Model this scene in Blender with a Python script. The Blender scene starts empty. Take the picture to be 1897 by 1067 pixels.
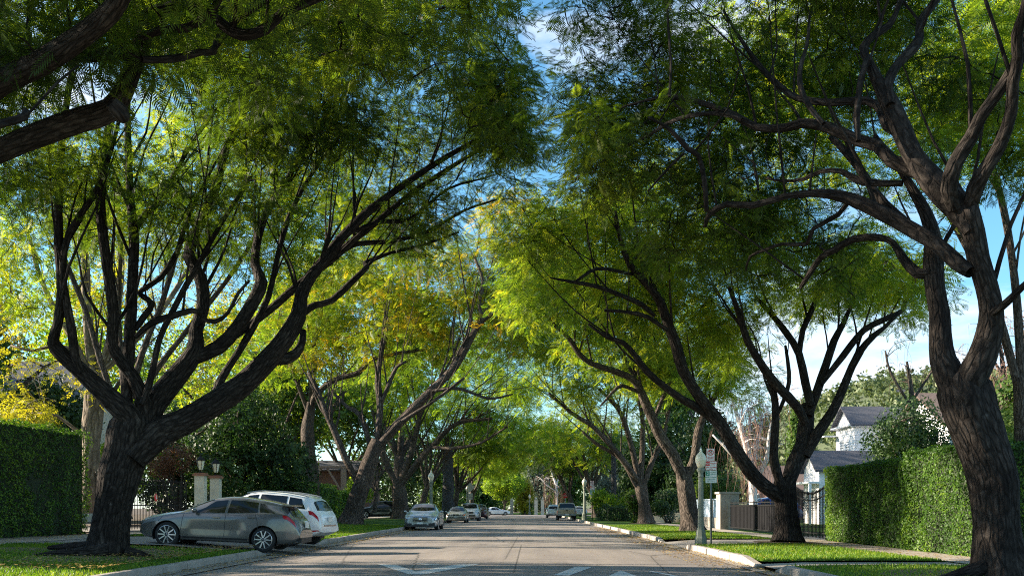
import bpy, bmesh, math, random
import numpy as np
from mathutils import Vector, Matrix, noise as mnoise
R = math.radians
random.seed(7); RNG = np.random.default_rng(7)
S = bpy.context.scene
COL = S.collection
# ---------------------------------------------------------------- camera, sky, sun
F, VX, HY, EYE = 1800.0, 975.0, 940.0, 1.3          # focal in photo pixels, vanishing point, eye height
cd = bpy.data.cameras.new('camera'); cam = bpy.data.objects.new('camera', cd); COL.objects.link(cam)
cd.sensor_width = 36; cd.lens = 36*F/1897
cd.shift_x = -(VX-948.5)/1897; cd.shift_y = (HY-533.5)/1897
cd.clip_end = 3000; cd.clip_start = .05
cam.location = (0, 0, EYE); cam.rotation_euler = (R(90), 0, 0)
S.camera = cam
SUN_EL, SUN_AZ = R(20.5), R(-80)                        # azimuth measured from +Y towards +X
w = bpy.data.worlds.new('World'); S.world = w; w.use_nodes = True
nt = w.node_tree; N = nt.nodes; Lk = nt.links; N.clear()
out = N.new('ShaderNodeOutputWorld'); bg = N.new('ShaderNodeBackground')
sky = N.new('ShaderNodeTexSky'); sky.sky_type = 'NISHITA'; sky.sun_disc = False
sky.sun_elevation = SUN_EL; sky.sun_rotation = SUN_AZ; sky.air_density = 1.0; sky.dust_density = .1; sky.ozone_density = 3.0
tc = N.new('ShaderNodeTexCoord'); mp = N.new('ShaderNodeMapping'); mp.inputs['Scale'].default_value = (1, 1, 3.2)
mp.inputs['Location'].default_value = (.35, 2.2, .9)
nz = N.new('ShaderNodeTexNoise'); nz.inputs['Scale'].default_value = 2.3; nz.inputs['Detail'].default_value = 9; nz.inputs['Roughness'].default_value = .58
rp = N.new('ShaderNodeValToRGB'); rp.color_ramp.elements[0].position = .51; rp.color_ramp.elements[1].position = .67
mx = N.new('ShaderNodeMixRGB'); mx.inputs[2].default_value = (6.2, 6.5, 7.2, 1)
hs = N.new('ShaderNodeHueSaturation'); hs.inputs['Saturation'].default_value = 1.04; hs.inputs['Value'].default_value = 1.2; hs.inputs['Hue'].default_value = .49
Lk.new(tc.outputs['Generated'], mp.inputs[0]); Lk.new(mp.outputs[0], nz.inputs['Vector']); Lk.new(nz.outputs[0], rp.inputs[0])
tn = N.new('ShaderNodeMixRGB'); tn.blend_type = 'MULTIPLY'; tn.inputs[0].default_value = 1; tn.inputs[2].default_value = (.8, 1.02, 1.06, 1)
Lk.new(sky.outputs[0], hs.inputs['Color']); Lk.new(hs.outputs[0], tn.inputs[1]); Lk.new(tn.outputs[0], mx.inputs[1]); Lk.new(rp.outputs[0], mx.inputs[0])
Lk.new(mx.outputs[0], bg.inputs[0]); Lk.new(bg.outputs[0], out.inputs[0])
bg.inputs[1].default_value = .062
sd = bpy.data.lights.new('sun', 'SUN'); sd.energy = 5.0; sd.angle = R(.55); sd.color = (1, .87, .68)
sun = bpy.data.objects.new('sun', sd); COL.objects.link(sun)
sv = Vector((math.sin(SUN_AZ)*math.cos(SUN_EL), math.cos(SUN_AZ)*math.cos(SUN_EL), math.sin(SUN_EL)))
sun.rotation_euler = sv.to_track_quat('Z', 'Y').to_euler(); sun.location = (-30, 0, 30)
S.view_settings.view_transform = 'Standard'; S.view_settings.look = 'None'; S.view_settings.exposure = 1.88; S.view_settings.gamma = 1
S.render.engine = 'CYCLES'; S.cycles.use_denoising = False; S.cycles.filter_width = 1.1; S.cycles.sample_clamp_indirect = 4
S.cycles.max_bounces = 7; S.cycles.diffuse_bounces = 3; S.cycles.transmission_bounces = 5; S.cycles.glossy_bounces = 3
# ---------------------------------------------------------------- helpers
def P(x, y, Y):                                        # a place seen in the photograph at distance Y
    return Vector(((x-VX)*Y/F, Y, EYE+(HY-y)*Y/F))
def pr(X, Y, Z): return (VX+X*F/Y, HY-(Z-EYE)*F/Y)
def G(x, y, z=0.0):                                    # the ground point of height z
    Y = F*(EYE-z)/(y-HY); return Vector(((x-VX)*Y/F, Y, z))
def tag(o, label=None, cat=None, group=None, kind=None):
    if label: o['label'] = label
    if cat: o['category'] = cat
    if group: o['group'] = group
    if kind: o['kind'] = kind
    return o
def empty(name, loc=(0, 0, 0), rz=0, label=None, cat=None, group=None):
    o = bpy.data.objects.new(name, None); COL.objects.link(o); o.location = loc; o.rotation_euler = (0, 0, rz)
    o.empty_display_size = .2
    return tag(o, label, cat, group)
class MB:
    def __init__(s): s.v = []; s.f = []; s.uv = None; s.sm = []
    def add(s, v, f, smooth=False):
        b = len(s.v); s.v += [tuple(p) for p in v]; s.f += [tuple(i+b for i in q) for q in f]; s.sm += [smooth]*len(f); return s
    def box(s, c, d, rz=0, taper=1.0):
        x, y, z = d[0]/2, d[1]/2, d[2]/2; c = Vector(c); m = Matrix.Rotation(rz, 3, 'Z')
        v = []
        for sz in (-1, 1):
            k = taper if sz > 0 else 1
            for sx, sy in ((-1, -1), (1, -1), (1, 1), (-1, 1)): v.append(c+m@Vector((sx*x*k, sy*y*k, sz*z)))
        return s.add(v, [(3, 2, 1, 0), (4, 5, 6, 7), (0, 1, 5, 4), (1, 2, 6, 5), (2, 3, 7, 6), (3, 0, 4, 7)])
    def bar(s, a, b, w, h=None):
        a, b = Vector(a), Vector(b); d = (b-a); h = h or w
        q = d.to_track_quat('Z', 'Y').to_matrix(); v = []
        for p in (a, b):
            for sx, sy in ((-1, -1), (1, -1), (1, 1), (-1, 1)): v.append(p+q@Vector((sx*w/2, sy*h/2, 0)))
        return s.add(v, [(3, 2, 1, 0), (4, 5, 6, 7), (0, 1, 5, 4), (1, 2, 6, 5), (2, 3, 7, 6), (3, 0, 4, 7)])
    def lathe(s, c, prof, n=16, axis='Z', smooth=True, rz=0, flute=0):
        v = []; c = Vector(c)
        for r, z in prof:
            for k in range(n):
                a = rz+2*math.pi*k/n; rr = r*(1-flute*(k % 2))
                p = Vector((rr*math.cos(a), rr*math.sin(a), z))
                if axis == 'Y': p = Vector((p.x, p.z, p.y))
                if axis == 'X': p = Vector((p.z, p.x, p.y))
                v.append(c+p)
        f = []; m = len(prof)
        for i in range(m-1):
            for k in range(n):
                k2 = (k+1) % n; f.append((i*n+k, i*n+k2, (i+1)*n+k2, (i+1)*n+k))
        f.append(tuple(range(n))[::-1]); f.append(tuple((m-1)*n+k for k in range(n)))
        return s.add(v, f, smooth)
    def prism(s, poly, a, b):                           # poly in (x,z), extruded y a..b
        n = len(poly); v = [(x, a, z) for x, z in poly]+[(x, b, z) for x, z in poly]
        f = [tuple(range(n)), tuple(range(2*n-1, n-1, -1))]+[(i, i+n, (i+1) % n+n, (i+1) % n) for i in range(n)]
        return s.add(v, f)
    def xform(s, M): s.v = [tuple(M@Vector(p)) for p in s.v]; return s
    def build(s, name, mat, parent=None, smooth=None):
        me = bpy.data.meshes.new(name); me.from_pydata(s.v, [], s.f)
        sm = s.sm if smooth is None else [smooth]*len(s.f)
        me.polygons.foreach_set('use_smooth', sm)
        if s.uv:
            ul = me.uv_layers.new(name='UVMap')
            li = np.zeros(len(me.loops), dtype=np.int32); me.loops.foreach_get('vertex_index', li)
            ul.data.foreach_set('uv', np.array(s.uv, dtype=np.float32)[li].ravel())
        me.materials.append(mat); me.update()
        bm = bmesh.new(); bm.from_mesh(me); bmesh.ops.recalc_face_normals(bm, faces=bm.faces) if len(s.f) < 30000 else None; bm.to_mesh(me); bm.free()
        o = bpy.data.objects.new(name, me); COL.objects.link(o)
        if parent: o.parent = parent
        return o
def sheet(name, pts, mat, z=None, parent=None):
    return MB().add([(p[0], p[1], p[2] if z is None else z) for p in pts], [tuple(range(len(pts)))]).build(name, mat, parent)
def quads(name, V, mat, rnd=None, parent=None, k=4):
    V = np.asarray(V, dtype=np.float32).reshape(-1, 3); n = len(V)//k
    me = bpy.data.meshes.new(name); me.vertices.add(n*k); me.vertices.foreach_set('co', V[:n*k].ravel())
    me.loops.add(n*k); me.loops.foreach_set('vertex_index', np.arange(n*k, dtype=np.int32))
    me.polygons.add(n); me.polygons.foreach_set('loop_start', np.arange(0, n*k, k, dtype=np.int32))
    try: me.polygons.foreach_set('loop_total', np.full(n, k, dtype=np.int32))
    except Exception: pass
    if rnd is not None:
        a = me.attributes.new('rnd', 'FLOAT', 'FACE'); a.data.foreach_set('value', np.asarray(rnd, dtype=np.float32)[:n])
    me.materials.append(mat); me.update(calc_edges=True); me.validate()
    if parent == 'mesh': return me
    o = bpy.data.objects.new(name, me); COL.objects.link(o)
    if parent: o.parent = parent
    return o
def copy_tree(o, parent=None):
    c = o.copy(); COL.objects.link(c); c.parent = parent
    for ch in list(o.children): copy_tree(ch, c)
    return c
# ---------------------------------------------------------------- materials
def mat(name):
    m = bpy.data.materials.new(name); m.use_nodes = True; nt = m.node_tree; b = nt.nodes['Principled BSDF']
    return m, nt, nt.nodes, nt.links, b
def coords(nt, kind='Object', scale=(1, 1, 1)):
    t = nt.nodes.new('ShaderNodeTexCoord'); m = nt.nodes.new('ShaderNodeMapping'); m.inputs['Scale'].default_value = scale
    nt.links.new(t.outputs[kind], m.inputs[0]); return m.outputs[0]
def tnoise(nt, vec, scale, detail=5, rough=.6):
    n = nt.nodes.new('ShaderNodeTexNoise'); n.inputs['Scale'].default_value = scale; n.inputs['Detail'].default_value = detail
    n.inputs['Roughness'].default_value = rough; nt.links.new(vec, n.inputs['Vector']); return n.outputs[0]
def ramp(nt, fac, stops):
    r = nt.nodes.new('ShaderNodeValToRGB'); e = r.color_ramp.elements
    while len(e) < len(stops): e.new(.5)
    for i, (p, c) in enumerate(stops): e[i].position = p; e[i].color = (*c, 1) if len(c) == 3 else c
    nt.links.new(fac, r.inputs[0]); return r.outputs[0]
def mixc(nt, f, a, b, mode='MIX'):
    m = nt.nodes.new('ShaderNodeMixRGB'); m.blend_type = mode
    for i, q in ((0, f), (1, a), (2, b)):
        if isinstance(q, (int, float)): m.inputs[i].default_value = q
        elif isinstance(q, tuple): m.inputs[i].default_value = (*q, 1)
        else: nt.links.new(q, m.inputs[i])
    return m.outputs[0]
def bump(nt, h, b, strength=.5, dist=.02):
    n = nt.nodes.new('ShaderNodeBump'); n.inputs['Strength'].default_value = strength; n.inputs['Distance'].default_value = dist
    nt.links.new(h, n.inputs['Height']); nt.links.new(n.outputs[0], b.inputs['Normal'])
def plain(name, c, rough=.6, metal=0, var=.15, scale=6, spec=None, bmp=0):
    m, nt, n, l, b = mat(name); v = coords(nt); t = tnoise(nt, v, scale, 6)
    c2 = tuple(x*(1-var) for x in c); c3 = tuple(min(1, x*(1+var)) for x in c)
    l.new(ramp(nt, t, [(.3, c2), (.7, c3)]), b.inputs['Base Color'])
    b.inputs['Roughness'].default_value = rough; b.inputs['Metallic'].default_value = metal
    if spec is not None: b.inputs['Specular IOR Level'].default_value = spec
    if bmp: bump(nt, tnoise(nt, v, scale*5, 4), b, bmp, .01)
    return m
def paint(name, c, metal=.5, rough=.32):
    m, nt, n, l, b = mat(name); v = coords(nt)
    t = tnoise(nt, v, 2.2, 5); d = tuple(x*.86 for x in c)
    l.new(ramp(nt, t, [(.35, d), (.65, c)]), b.inputs['Base Color'])
    b.inputs['Metallic'].default_value = metal
    l.new(ramp(nt, tnoise(nt, v, 5, 4), [(.3, (rough*.8,)*3), (.7, (rough*1.25,)*3)]), b.inputs['Roughness'])
    b.inputs['Coat Weight'].default_value = .8; b.inputs['Coat Roughness'].default_value = .06
    return m
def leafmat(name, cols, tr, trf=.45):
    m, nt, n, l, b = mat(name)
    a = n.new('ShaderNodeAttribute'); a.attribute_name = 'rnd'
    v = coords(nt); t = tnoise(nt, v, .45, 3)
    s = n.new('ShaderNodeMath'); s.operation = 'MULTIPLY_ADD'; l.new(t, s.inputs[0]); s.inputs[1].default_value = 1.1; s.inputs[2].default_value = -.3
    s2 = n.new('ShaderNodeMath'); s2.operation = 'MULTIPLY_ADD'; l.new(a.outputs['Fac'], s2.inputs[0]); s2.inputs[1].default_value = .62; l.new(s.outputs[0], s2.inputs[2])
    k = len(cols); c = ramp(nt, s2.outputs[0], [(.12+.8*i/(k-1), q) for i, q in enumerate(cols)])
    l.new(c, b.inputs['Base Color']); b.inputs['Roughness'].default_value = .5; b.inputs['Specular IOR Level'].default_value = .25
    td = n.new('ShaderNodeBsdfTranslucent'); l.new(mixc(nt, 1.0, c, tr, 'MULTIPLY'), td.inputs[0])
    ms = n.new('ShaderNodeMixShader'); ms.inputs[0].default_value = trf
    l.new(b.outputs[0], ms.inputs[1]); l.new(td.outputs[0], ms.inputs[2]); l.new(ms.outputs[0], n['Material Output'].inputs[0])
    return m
def barkmat(name, dk, lt, usc=(8, 2.3), spots=0):
    m, nt, n, l, b = mat(name); o = coords(nt); uv = coords(nt, 'UV', (usc[0], usc[1], 1))
    wob = tnoise(nt, coords(nt, 'UV', (3, 3, 1)), 1.5, 4); v = mixc(nt, .22, uv, wob, 'ADD')
    t = tnoise(nt, v, 2.2, 10, .72); big = tnoise(nt, o, .9, 5, .65); mid = tnoise(nt, o, 4.5, 5, .6)
    vo = n.new('ShaderNodeTexVoronoi'); vo.feature = 'DISTANCE_TO_EDGE'; vo.inputs['Scale'].default_value = 1.5; l.new(v, vo.inputs['Vector'])
    vc = n.new('ShaderNodeTexVoronoi'); vc.inputs['Scale'].default_value = 1.5; l.new(v, vc.inputs['Vector'])
    cr = ramp(nt, vo.outputs['Distance'], [(.0, (0, 0, 0)), (.2, (1, 1, 1))])
    c = mixc(nt, ramp(nt, big, [(.35, (0, 0, 0)), (.65, (1, 1, 1))]), dk, lt)
    c = mixc(nt, .3, c, mixc(nt, vc.outputs['Color'], tuple(x*.5 for x in dk), tuple(min(1, x*1.25) for x in lt)))
    c = mixc(nt, ramp(nt, t, [(.35, (1, 1, 1)), (.62, (0, 0, 0))]), c, tuple(x*.35 for x in dk))
    c = mixc(nt, ramp(nt, mid, [(.62, (0, 0, 0)), (.75, (.55, .55, .55))]), c, tuple(min(1, x*1.5+.03) for x in lt))
    c = mixc(nt, ramp(nt, cr, [(0, (.6, .6, .6)), (1, (0, 0, 0))]), c, tuple(x*.3 for x in dk))
    l.new(c, b.inputs['Base Color']); b.inputs['Roughness'].default_value = .92; b.inputs['Specular IOR Level'].default_value = .12
    h = mixc(nt, .45, t, cr); bump(nt, h, b, 1.0, .07)
    return m
M = {}
M['bark'] = barkmat('bark', (.085, .066, .055), (.26, .21, .175))
M['bark_dark'] = barkmat('bark_dark', (.024, .019, .017), (.085, .07, .06))
M['bark_pale'] = barkmat('bark_pale', (.22, .17, .13), (.42, .35, .28), (3, .8))
M['bark_birch'] = plain('birch_bark', (.74, .68, .66), .7, var=.15, scale=3)
M['bark_palm'] = barkmat('bark_palm', (.09, .085, .09), (.2, .19, .19), (3, 6))
GR = (1.75, 1.9, .55)
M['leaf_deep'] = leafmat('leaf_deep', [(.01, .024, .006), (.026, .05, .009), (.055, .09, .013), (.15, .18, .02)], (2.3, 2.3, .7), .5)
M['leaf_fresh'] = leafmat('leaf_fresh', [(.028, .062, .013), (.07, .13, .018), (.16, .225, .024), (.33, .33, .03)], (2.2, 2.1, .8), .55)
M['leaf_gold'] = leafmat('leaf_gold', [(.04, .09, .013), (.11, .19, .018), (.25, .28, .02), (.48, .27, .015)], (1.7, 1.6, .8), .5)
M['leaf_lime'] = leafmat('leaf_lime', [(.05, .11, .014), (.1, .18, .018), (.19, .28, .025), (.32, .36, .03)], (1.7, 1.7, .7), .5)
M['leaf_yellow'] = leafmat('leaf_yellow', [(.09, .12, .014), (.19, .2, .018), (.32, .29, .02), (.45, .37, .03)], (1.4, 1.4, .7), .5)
M['leaf_ever'] = leafmat('leaf_ever', [(.008, .022, .01), (.018, .042, .014), (.04, .08, .02), (.07, .11, .03)], (1.3, 1.5, .6), .25)
M['leaf_mid'] = leafmat('leaf_mid', [(.02, .05, .014), (.045, .095, .02), (.09, .15, .03), (.15, .2, .04)], (1.6, 1.6, .6), .35)
M['leaf_hedge'] = leafmat('leaf_hedge', [(.012, .032, .007), (.028, .07, .009), (.065, .14, .013), (.16, .24, .018)], (1.6, 1.7, .5), .3)
M['leaf_box'] = leafmat('leaf_box', [(.014, .042, .009), (.035, .09, .013), (.075, .15, .016), (.17, .25, .02)], (1.5, 1.6, .5), .3)
M['leaf_olive'] = leafmat('leaf_olive', [(.05, .075, .06), (.1, .13, .1), (.16, .19, .15), (.24, .26, .2)], (1.3, 1.3, 1), .3)
M['leaf_rust'] = leafmat('leaf_rust', [(.04, .025, .015), (.08, .04, .025), (.16, .08, .045), (.2, .12, .06)], (1.3, 1, .6), .35)
M['leaf_hill'] = leafmat('leaf_hill', [(.035, .06, .03), (.06, .09, .04), (.1, .13, .05), (.17, .19, .08)], (1.3, 1.3, .6), .2)
M['grass'] = leafmat('grass', [(.04, .09, .012), (.075, .155, .015), (.125, .22, .02), (.24, .28, .035)], (1.6, 1.6, .6), .4)
M['hill'] = plain('dry_hillside', (.07, .09, .04), .95, var=.4, scale=.05)
M['litter'] = leafmat('litter', [(.1, .05, .02), (.24, .13, .04), (.38, .24, .06), (.5, .38, .1)], (1, 1, 1), .1)
M['twig'] = plain('twig', (.07, .05, .04), .9)
M['twig_red'] = plain('twig_red', (.2, .115, .09), .9)
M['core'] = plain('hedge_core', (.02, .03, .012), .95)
def lawnmat():
    m, nt, n, l, b = mat('lawn'); v = coords(nt)
    t = tnoise(nt, v, .5, 6, .65); f = tnoise(nt, coords(nt, scale=(1, 1, 1)), 26, 3)
    c = ramp(nt, t, [(.3, (.08, .12, .022)), (.5, (.05, .11, .014)), (.66, (.035, .085, .012)), (.8, (.13, .12, .045))])
    c = mixc(nt, mixc(nt, .5, f, f), mixc(nt, 1.0, c, (.5, .5, .5), 'MULTIPLY'), c)
    l.new(c, b.inputs['Base Color']); b.inputs['Roughness'].default_value = .9; b.inputs['Specular IOR Level'].default_value = .1
    bump(nt, f, b, .7, .03); return m
M['lawn'] = lawnmat()
def dirtmat():
    m, nt, n, l, b = mat('bare_earth'); v = coords(nt)
    c = ramp(nt, tnoise(nt, v, 1.4, 8, .7), [(.3, (.05, .035, .022)), (.55, (.11, .075, .045)), (.75, (.2, .14, .085))])
    l.new(c, b.inputs['Base Color']); b.inputs['Roughness'].default_value = .95
    bump(nt, tnoise(nt, v, 22, 5), b, .8, .03); return m
M['dirt'] = dirtmat()
def roadmat():
    m, nt, n, l, b = mat('asphalt'); v = coords(nt)
    big = tnoise(nt, coords(nt, scale=(1, .22, 1)), .7, 6, .6); fine = tnoise(nt, v, 90, 3)
    c = ramp(nt, big, [(.3, (.15, .125, .112)), (.5, (.225, .19, .17)), (.72, (.3, .25, .215))])
    c = mixc(nt, .35, c, mixc(nt, fine, (.08, .075, .07), (.42, .38, .35)))
    tr = tnoise(nt, coords(nt, scale=(1, .03, 1)), 1.3, 3)                 # wheel tracks worn along the street
    c = mixc(nt, ramp(nt, tr, [(.42, (0, 0, 0)), (.7, (.5, .5, .5))]), c, (.12, .105, .1))
    # hairline cracks
    vv = n.new('ShaderNodeTexVoronoi'); vv.feature = 'DISTANCE_TO_EDGE'; vv.inputs['Scale'].default_value = .3
    wv = mixc(nt, .12, coords(nt, scale=(1, .35, 1)), tnoise(nt, v, 1.5, 5)); l.new(wv, vv.inputs['Vector'])
    cr = ramp(nt, vv.outputs['Distance'], [(0, (1, 1, 1)), (.006, (0, 0, 0))])
    c = mixc(nt, cr, c, (.05, .045, .04))
    st = ramp(nt, tnoise(nt, coords(nt, scale=(1, .5, 1)), 2.6, 5, .7), [(.6, (0, 0, 0)), (.72, (.45, .45, .45))]); c = mixc(nt, st, c, (.075, .066, .06))
    vt = n.new('ShaderNodeTexVoronoi'); vt.feature = 'DISTANCE_TO_EDGE'; vt.inputs['Scale'].default_value = .13; l.new(mixc(nt, .06, coords(nt, scale=(1, .6, 1)), tnoise(nt, v, .8, 3)), vt.inputs['Vector'])
    c = mixc(nt, ramp(nt, vt.outputs['Distance'], [(0, (.7, .7, .7)), (.0012, (.7, .7, .7)), (.002, (0, 0, 0))]), c, (.05, .045, .042))
    l.new(c, b.inputs['Base Color']); b.inputs['Roughness'].default_value = .78; b.inputs['Specular IOR Level'].default_value = .35
    bump(nt, fine, b, .5, .006); return m
M['road'] = roadmat()
def concmat(name, c, sc=(1, 1, 1), joint=None):
    m, nt, n, l, b = mat(name); v = coords(nt)
    t = tnoise(nt, v, 1.6, 8, .7); f = tnoise(nt, v, 60, 3)
    k = ramp(nt, t, [(.28, tuple(x*.5 for x in c)), (.5, c), (.75, tuple(min(1, x*1.25) for x in c))])
    k = mixc(nt, .25, k, mixc(nt, f, tuple(x*.5 for x in c), tuple(x*1.4 for x in c)))
    if joint:
        br = n.new('ShaderNodeTexBrick'); br.offset = 0; br.inputs['Scale'].default_value = 1; br.inputs['Mortar Size'].default_value = .012
        br.inputs['Brick Width'].default_value = joint[0]; br.inputs['Row Height'].default_value = joint[1]
        br.inputs['Color1'].default_value = (1, 1, 1, 1); br.inputs['Color2'].default_value = (.85, .85, .85, 1); br.inputs['Mortar'].default_value = (.3, .28, .26, 1)
        l.new(coords(nt), br.inputs['Vector']); k = mixc(nt, 1.0, k, br.outputs['Color'], 'MULTIPLY')
    l.new(k, b.inputs['Base Color']); b.inputs['Roughness'].default_value = .85; b.inputs['Specular IOR Level'].default_value = .25
    bump(nt, f, b, .4, .008); return m
M['conc'] = concmat('concrete', (.3, .27, .24)); M['walk'] = concmat('sidewalk_concrete', (.36, .32, .28), joint=(1.5, 1.5))
M['kerb'] = concmat('kerb_concrete', (.34, .3, .27)); M['drive'] = concmat('driveway_concrete', (.27, .245, .225), joint=(3, 3))
def linemat():
    m, nt, n, l, b = mat('road_paint'); v = coords(nt)
    w1 = ramp(nt, tnoise(nt, v, 9, 8, .75), [(.34, (0, 0, 0)), (.46, (1, 1, 1))]); c = mixc(nt, w1, (.22, .2, .18), (.62, .62, .6)); c = mixc(nt, .3, c, tnoise(nt, v, 70, 3), 'MULTIPLY')
    l.new(c, b.inputs['Base Color']); b.inputs['Roughness'].default_value = .8; return m
M['white_line'] = linemat()
M['post'] = concmat('lamp_post_concrete', (.2, .22, .18)); M['stucco'] = concmat('stucco', (.58, .52, .42))
M['black'] = plain('black_iron', (.008, .008, .009), .6, spec=.2); M['brown'] = plain('stained_wood', (.06, .02, .012), .7, scale=3)
M['rubber'] = plain('rubber', (.018, .018, .019), .85); M['rim'] = plain('alloy', (.55, .55, .56), .3, .8, .08)
M['plastic'] = plain('black_plastic', (.02, .02, .022), .55); M['chrome'] = plain('chrome', (.7, .7, .7), .15, 1, .05)
M['red'] = plain('red_sign_paint', (.6, .03, .03), .4); M['green'] = plain('green_sign_paint', (.01, .24, .15), .4)
M['signwhite'] = plain('sign_white', (.8, .79, .76), .4, var=.05); M['galv'] = plain('galvanised_steel', (.3, .31, .32), .5, .5)
M['dullgrey'] = plain('sign_back', (.4, .4, .4), .5, .4); M['post_paint'] = plain('sign_post_paint', (.11, .14, .14), .6)
M['white'] = plain('white_siding', (.82, .82, .84), .6, var=.06, scale=1.5); M['shingle'] = plain('shingles', (.085, .085, .1), .9, var=.4, scale=14, bmp=.6)
M['shingle_brown'] = plain('brown_shingles', (.16, .11, .09), .9, var=.4, scale=14, bmp=.6)
M['brick'] = plain('brick_wall', (.15, .085, .07), .9, var=.35, scale=9, bmp=.4)
M['terracotta'] = plain('terracotta', (.26, .11, .07), .8)
M['timber'] = plain('weathered_timber', (.22, .17, .15), .85, var=.3)
M['bluegrey'] = plain('painted_panel', (.5, .6, .72), .6); M['darkwall'] = plain('dark_mesh_fence', (.012, .012, .014), .95, spec=.1)
def glass(name, c=(.02, .025, .03), rough=.03):
    m, nt, n, l, b = mat(name); b.inputs['Base Color'].default_value = (*c, 1); b.inputs['Roughness'].default_value = rough
    b.inputs['Specular IOR Level'].default_value = .55
    v = coords(nt); l.new(ramp(nt, tnoise(nt, v, 2, 3), [(.3, (rough,)*3), (.8, (rough*3,)*3)]), b.inputs['Roughness']); return m
M['glass'] = glass('dark_glass', (.006, .007, .008)); M['headlamp'] = glass('headlamp_glass', (.16, .17, .18), .06); M['tail'] = glass('tail_lamp', (.42, .006, .01), .1)
M['amber'] = glass('amber_lamp', (.7, .2, .02), .1); M['window'] = glass('window_glass', (.06, .08, .1), .05)
def globemat():
    m, nt, n, l, b = mat('milk_glass'); v = coords(nt)
    l.new(ramp(nt, tnoise(nt, v, 3, 5), [(.35, (.62, .56, .4)), (.65, (.85, .82, .68))]), b.inputs['Base Color'])
    b.inputs['Roughness'].default_value = .25; b.inputs['Subsurface Weight'].default_value = .3; b.inputs['Subsurface Radius'].default_value = (.1, .08, .05); return m
M['globe'] = globemat()
# ---------------------------------------------------------------- ground
def zl(X, Y=0): return .15+min(.2, max(0, (-7.1-X)*.04))
def grid(name, x0, x1, y0, y1, nx, ny, zf, m, bumpy=.02, kind='structure'):
    b = MB(); v = []; f = []
    for j in range(ny+1):
        for i in range(nx+1):
            x = x0+(x1-x0)*i/nx; y = y0+(y1-y0)*j/ny
            e = 0 if i in (0, nx) or j in (0, ny) else bumpy*mnoise.noise(Vector((x*.6, y*.6, 3)))
            v.append((x, y, zf(x, y)+e))
    for j in range(ny):
        for i in range(nx):
            a = j*(nx+1)+i; f.append((a, a+1, a+nx+2, a+nx+1))
    o = b.add(v, f, True).build(name, m); return tag(o, kind=kind)
tag(sheet('ground', [(-900, -30, -.06), (900, -30, -.06), (900, 1500, -.06), (-900, 1500, -.06)], M['dirt']), kind='structure')
def crown(x, y): return .06*(1-((x+1)/5.9)**2) if abs(x+1) < 5.9 else 0
grid('road', -6.9, 4.9, -4, 176, 12, 60, crown, M['road'], 0)
tag(sheet('cross_street', [(-90, 152, 0), (-6.91, 152, 0), (-6.91, 165, 0), (-90, 165, 0)], M['road'], .004), kind='structure')
LK, RK = -6.9, 4.9
grid('lawn', -13.6, LK-.16, 2, 25.8, 14, 40, lambda x, y: zl(x), M['lawn'])
grid('lawn', -13.6, LK-.16, 32.4, 151, 10, 90, lambda x, y: zl(x), M['lawn'])
grid('sidewalk', -15.6, -13.6, 2, 151, 2, 60, lambda x, y: .356, M['walk'], 0)
grid('driveway', -16.6, LK+.3, 25.8, 32.4, 10, 6, lambda x, y: .345 if x < -9.9 else (.03+(.315)*((LK+.3-x)/3.3) if x > -9.9 else .345), M['drive'], 0)
grid('yard', -60, -15.6, 2, 151, 20, 60, lambda x, y: .33, M['dirt'], .05)
grid('driveway', -40, -15.6, 37.5, 46, 8, 4, lambda x, y: .37, M['drive'], 0)
def zr(x, y): return .15+.03*math.sin((x-5)*.7)
for a, b in ((2, 19.2), (20.7, 30.2), (35.3, 62), (62, 151)):
    grid('lawn', RK+.16, 9.0, a, b, 8, max(8, int((b-a))), zr, M['lawn'])
grid('sidewalk', 9.0, 10.45, 2, 151, 2, 60, lambda x, y: .158, M['walk'], 0)
grid('path', RK+.0, 9.0, 19.2, 20.7, 4, 2, lambda x, y: .14 if x > 5.4 else .1, M['walk'], 0)
grid('driveway', RK-.3, 9.0, 30.2, 35.3, 8, 4, lambda x, y: .02+.125*min(1, max(0, (x-RK+.3)/1.5)), M['drive'], 0)
grid('driveway', 10.45, 26, 33.9, 38.9, 4, 2, lambda x, y: .162, M['drive'], 0)
grid('yard', 10.45, 80, 2, 33.9, 16, 10, lambda x, y: .13, M['lawn'], .02)
grid('yard', 10.45, 80, 38.9, 151, 16, 30, lambda x, y: .13, M['lawn'], .03)
grid('far_lawn', -60, 60, 176, 230, 20, 10, lambda x, y: .12, M['lawn'], .03)
grid('gutter', LK, LK+.42, -2, 151, 1, 60, lambda x, y: .045+crown(LK+.42, y)*.2-.02, M['conc'], 0)
grid('gutter', RK-.3, RK, -2, 151, 1, 60, lambda x, y: .03, M['conc'], 0)
def kerb(x, y0, y1, side, seg=1.6):
    b = MB(); y = y0
    while y < y1-.05:
        L = min(seg*random.uniform(.8, 1.2), y1-y); g = .022
        jx = random.uniform(-.01, .01); jz = random.uniform(-.008, .008)
        hs = [.2, .2]
        if y-y0 < .1 and y0 > 3: hs[0] = .07
        if y+L > y1-.1 and y1 < 150: hs[1] = .07
        xi, xo = x+jx, x-side*.17+jx; e = side*.025
        v = []
        for yy, h in ((y+g, hs[0]+jz), (y+L-g, hs[1]+jz)):
            v += [(xi, yy, -.02), (xi, yy, h-.03), (xi-e, yy, h), (xo, yy, h), (xo, yy, -.02)]
        b.add(v, [(0, 1, 2, 3, 4), (9, 8, 7, 6, 5), (0, 5, 6, 1), (1, 6, 7, 2), (2, 7, 8, 3), (3, 8, 9, 4)])
        y += L
    tag(b.build('kerb', M['kerb']), kind='structure')
kerb(LK, 2, 25.8, 1); kerb(LK, 32.4, 151, 1)
kerb(RK, 2, 19.2, -1); kerb(RK, 20.7, 30.2, -1); kerb(RK, 35.3, 151, -1)
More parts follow.
